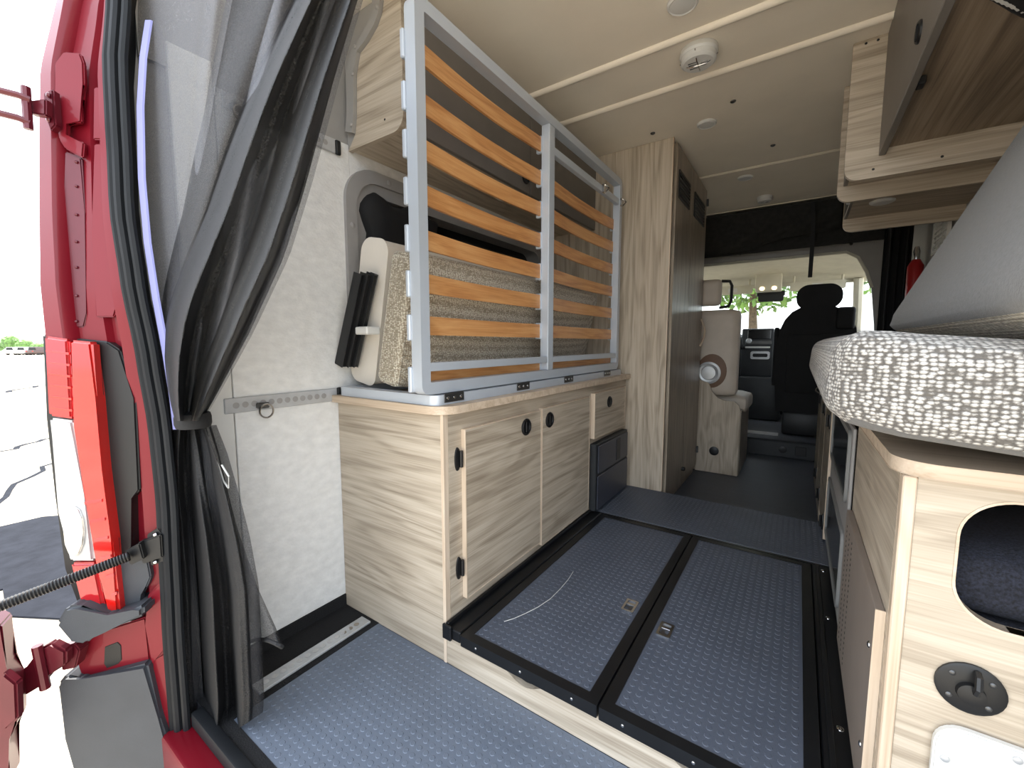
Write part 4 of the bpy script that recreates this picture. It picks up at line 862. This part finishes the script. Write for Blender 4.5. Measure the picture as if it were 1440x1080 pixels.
# ================================================================== CURTAIN (sheer, tied back)
cu = thing('tied_curtain', 'black sheer mesh curtain tied back with a band at the rear doorway', 'curtain', (-1.2, .42, 0.02))
def lerpk(keys, v):
    for (a, xa), (b, xb) in zip(keys, keys[1:]):
        if v <= b: t = max(0, (v - a) / (b - a)); return xa + (xb - xa) * t
    return keys[-1][1]
Lk = [(-400, 215), (-60, 198), (0, 194), (120, 192), (300, 200), (420, 212), (500, 224), (560, 238), (592, 246)]
Rk = [(-400, 632), (-60, 520), (0, 503), (110, 470), (260, 430), (360, 400), (470, 350), (545, 310), (592, 284)]
def yplane(s): return .395 + .055 * s
def vv(j, s): t_ = -130 - 270 * s; return t_ + (592 - t_) * j      # every layer starts at the curtain rail
def upper(i, j):
    v = vv(j, i); l_, r_ = lerpk(Lk, v), lerpk(Rk, v)
    # the left third is a single flat layer, the right part carries deep pleats
    g = i; pos = g * .95 if g < .32 else .304 + (g - .32) * 1.0235
    u = l_ + (r_ - l_) * min(1, pos)
    k = min(1, max(0, (i - .30) / .15)); amp = (.020 + .012 * j) * k * (1 - .65 * j ** 6)
    wob = amp * math.sin(i * 24 + 1.8 * math.sin(2.2 * j + .6)) + .006 * math.sin(i * 11 + 5 * j) + .2 * amp * math.sin(i * 61 + 3 * j)
    p = AY(u + (10 * k * math.sin(i * 24 + 1.2 + 2 * j)) * (1 - .8 * j ** 4), v, yplane(pos) + wob)
    return p
bm = NB(); grid(bm, upper, 200, 50); obj('upper_drape', bm, SHEER, cu, True)
# second gathered layer over the right half (the folded-back edge)
def upper2(i, j):
    v = vv(j, .7 + .3 * i); l_, r_ = lerpk(Lk, v), lerpk(Rk, v); a0 = lerpk([(-400, .80), (-60, .74), (0, .70), (150, .55), (300, .40), (450, .12), (560, .0), (592, 0)], v)
    pos = a0 + (1 - a0) * i; u = l_ + (r_ - l_) * pos
    wob = (.022 + .016 * j) * (math.sin(i * 11 + .8 + 2 * j) + .3 * math.sin(i * 31 + 5 * j))
    return AY(u, v, yplane(pos) - .030 + wob)
bm = NB(); grid(bm, upper2, 90, 40); obj('folded_edge', bm, DENSE, cu, True)
def upper3(i, j):
    v = vv(j, .4 + .4 * i); l_, r_ = lerpk(Lk, v), lerpk(Rk, v); a0 = lerpk([(-400, .45), (-60, .42), (0, .40), (150, .36), (300, .26), (450, .06), (560, 0), (592, 0)], v); a1 = lerpk([(-400, .85), (-60, .80), (300, .55), (592, .3)], v)
    pos = a0 + (a1 - a0) * i; u = l_ + (r_ - l_) * pos
    return AY(u, v, yplane(pos) - .012 + .010 * math.sin(i * 7 + 3 * j))
bm = NB(); grid(bm, upper3, 50, 40); obj('middle_fold', bm, MIDMESH, cu, True)
bm = NB(); P = [upper(1, k / 30) + Vector((.002, -.022, 0)) for k in range(31)]; tube(bm, P, .006, 6, True); obj('hem', bm, HEM, cu, True)
bm = NB(); tube(bm, [upper(k / 20, 0) * 1 + Vector((0, 0, .004)) for k in range(21)], .009, 8); obj('top_binding', bm, HEM, cu, True)
L2 = [(596, 242), (640, 232), (690, 228), (800, 235), (900, 241), (1000, 248), (1062, 244)]
R2 = [(596, 286), (640, 303), (700, 320), (760, 335), (830, 348), (900, 352), (985, 356), (1062, 352)]
def lower(i, j):
    v = 600 + (1062 - 600 - 50 * i ** 1.5) * j; l_, r_ = lerpk(L2, v), lerpk(R2, v)
    u = l_ + (r_ - l_) * i; amp = .009 + .011 * j
    return AY(u, v, .385 + .06 * i + amp * math.sin(i * 17 + 2 * math.sin(2 * j)) + .2 * amp * math.sin(i * 43))
bm = NB(); grid(bm, lower, 110, 40); obj('lower_drape', bm, DENSE, cu, True)
bm = NB(); grid(bm, lambda i, j: lower(i, j) + Vector((0, .022 + .006 * math.sin(i * 40), 0)), 80, 30); obj('inner_layer', bm, MIDMESH, cu, True)
FL = [(640, 296), (700, 312), (800, 338), (905, 352)]; FR = [(640, 302), (660, 312), (740, 334), (820, 362), (880, 390), (905, 398)]
def flap(i, j):
    v = 640 + 262 * j; l_, r_ = lerpk(FL, v), lerpk(FR, v); return AY(l_ + (r_ - l_) * i, v + 8 * i * j - 6 * j * math.sin(PI * i), .475 + .015 * math.sin(i * 6))
bm = NB(); grid(bm, flap, 20, 30); obj('corner_flap', bm, MIDMESH, cu, True)
bm = NB(); tube(bm, [flap(k / 12, 1) for k in range(13)], .005, 6); obj('flap_hem', bm, HEM, cu, True)
bm = NB(); c0 = AY(265, 592, .40)
lathe(bm, [(.040, -.018), (.043, -.008), (.043, .008), (.040, .018)], (c0.x - .006, c0.y + .012, c0.z), 'z', 24, sx=1.0, sy=.9); obj('tie_band', bm, HEM, cu, 50)
bm = NB(); P = [AY(u, v, .44) for u, v in ((304, 648), (309, 660), (314, 676), (321, 686), (322, 670), (312, 654))]; tube(bm, P, .0022, 6); obj('pull_cord', bm, WHITE, cu, True)
# ================================================================== OUTSIDE
def leafy(name, label, c, r, n, trunk_h, seed, group):
    random.seed(seed); t = thing(name, label, 'tree', (c[0], c[1], ZG), group)
    bm = NB(); tube(bm, [(c[0], c[1], ZG), (c[0] + .1, c[1], ZG + trunk_h * .6), (c[0], c[1], ZG + trunk_h + r * .5)], [.22, .16, .08], 8); obj('trunk', bm, BARK, t, True)
    V = []; Fc = []
    for k in range(n):
        while True:
            p = Vector((random.uniform(-1, 1), random.uniform(-1, 1), random.uniform(-1, 1)))
            if .25 < p.length < 1: break
        q = Vector((c[0] + p.x * r, c[1] + p.y * r, ZG + trunk_h + r * .6 + p.z * r * .8)); a = Vector((random.gauss(0, 1), random.gauss(0, 1), random.gauss(0, 1))).normalized(); b = a.orthogonal().normalized(); s = random.uniform(.10, .2)
        i0 = len(V); V += [q - a * s, q + b * s * .5, q + a * s, q - b * s * .5]; Fc.append((i0, i0 + 1, i0 + 2, i0 + 3))
    me = bpy.data.meshes.new('crown'); me.from_pydata([tuple(v) for v in V], [], Fc); me.materials.append(LEAF); o = bpy.data.objects.new('crown', me); COL.objects.link(o); par(o, t); o['kind'] = 'stuff'
for k, (x, y, r, lab) in enumerate(((-6.0, 17, 2.1, 'leafy green tree seen through the windshield left of the mirror'), (-1.5, 17.5, 2.1, 'leafy green tree seen through the windshield behind the mirror'), (3.0, 17, 2.1, 'leafy green tree seen beyond the passenger headrest'))):
    leafy('leafy_tree', lab, (x, y), r, 1700, 3.2, k + 3, 'trees ahead of the van')
def car(c, wd, m, label):
    """parked car seen end-on, its length running away along -X"""
    t = thing('parked_car', label, 'car', (c.x, c.y, ZG), 'cars across the lot'); h = wd / 2; k = wd / 1.8
    Fh = Vector((_F.x, _F.y, 0)).normalized()
    M = Matrix(((-Fh.x, _R.x, 0, c.x), (-Fh.y, _R.y, 0, c.y), (0, 0, 1, ZG), (0, 0, 0, 1)))
    obj('body', place(box(NB(), -4.2 * k, 0, -h, h, .3 * k, .95 * k, .12 * k, 2), M), m, t, True)
    bm = NB(); prism(bm, [(-h * .92, .95 * k), (h * .92, .95 * k), (h * .72, 1.6 * k), (-h * .72, 1.6 * k)], 'x', -3.2 * k, -.5 * k); cb = obj('cabin', place(bm, M), m, t)
    bm = NB(); prism(bm, [(-h * .78, 1.02 * k), (h * .78, 1.02 * k), (h * .64, 1.5 * k), (-h * .64, 1.5 * k)], 'x', -.5 * k, -.47 * k); obj('rear_window', place(bm, M), SCREENM, cb)
    for s in (-1, 1):
        obj('lamp', place(box(NB(), 0, .02, s * h * .7 - .12 * k, s * h * .7 + .12 * k, .7 * k, .85 * k), M), REDLENS, t)
        for dx in (.8, 3.4): obj('wheel', place(lathe(NB(), [(.32 * k, 0), (.32 * k, .2 * k), (.15 * k, .22 * k)], (-dx * k, s * h * .86 - .1 * k, .32 * k), 'y', 14), M), BLACK, t, True)
CARS = [(10, RVW, 'white car parked farthest from the van across the lot'), (26, RVW, 'white car parked between another white car and a maroon one'), (42, RVD, 'maroon car parked across the lot next to a white car')]
q = [AZ(u, 499.5, ZG) for u, m, lab in CARS]; wd_ = min((q[1] - q[0]).length, (q[2] - q[1]).length) * .8
for p_, (u, m, lab) in zip(q, CARS): car(p_, wd_, m, lab)
TR = [(-4, 'low dark tree on the far edge of the lot behind the white cars', 1.0), (16, 'taller dark tree rising behind the parked white cars', 1.5), (36, 'round dark tree behind the maroon parked car', 1.1), (56, 'dark tree touching the red body corner on the horizon', .8)]
q = [AZ(u, 494, ZG) for u, lab, s in TR]; rad = (q[1] - q[0]).length * .46
for k, (p, (u, lab, s)) in enumerate(zip(q, TR)):
    random.seed(k); t = thing('distant_tree', lab, 'tree', (p.x, p.y, ZG), 'far trees'); bm = NB()
    bmesh.ops.create_icosphere(bm, subdivisions=3, radius=1)
    for v in bm.verts: v.co = Vector((p.x + v.co.x * rad, p.y + v.co.y * rad, ZG + 1.2 * s + v.co.z * 1.1 * s)) + Vector([random.uniform(-.15, .15) for _ in range(3)])
    obj('crown', bm, LEAF, t)
    bm = NB(); tube(bm, [(p.x, p.y, ZG), (p.x, p.y, ZG + .9 * s)], .15, 6); obj('trunk', bm, BARK, t)
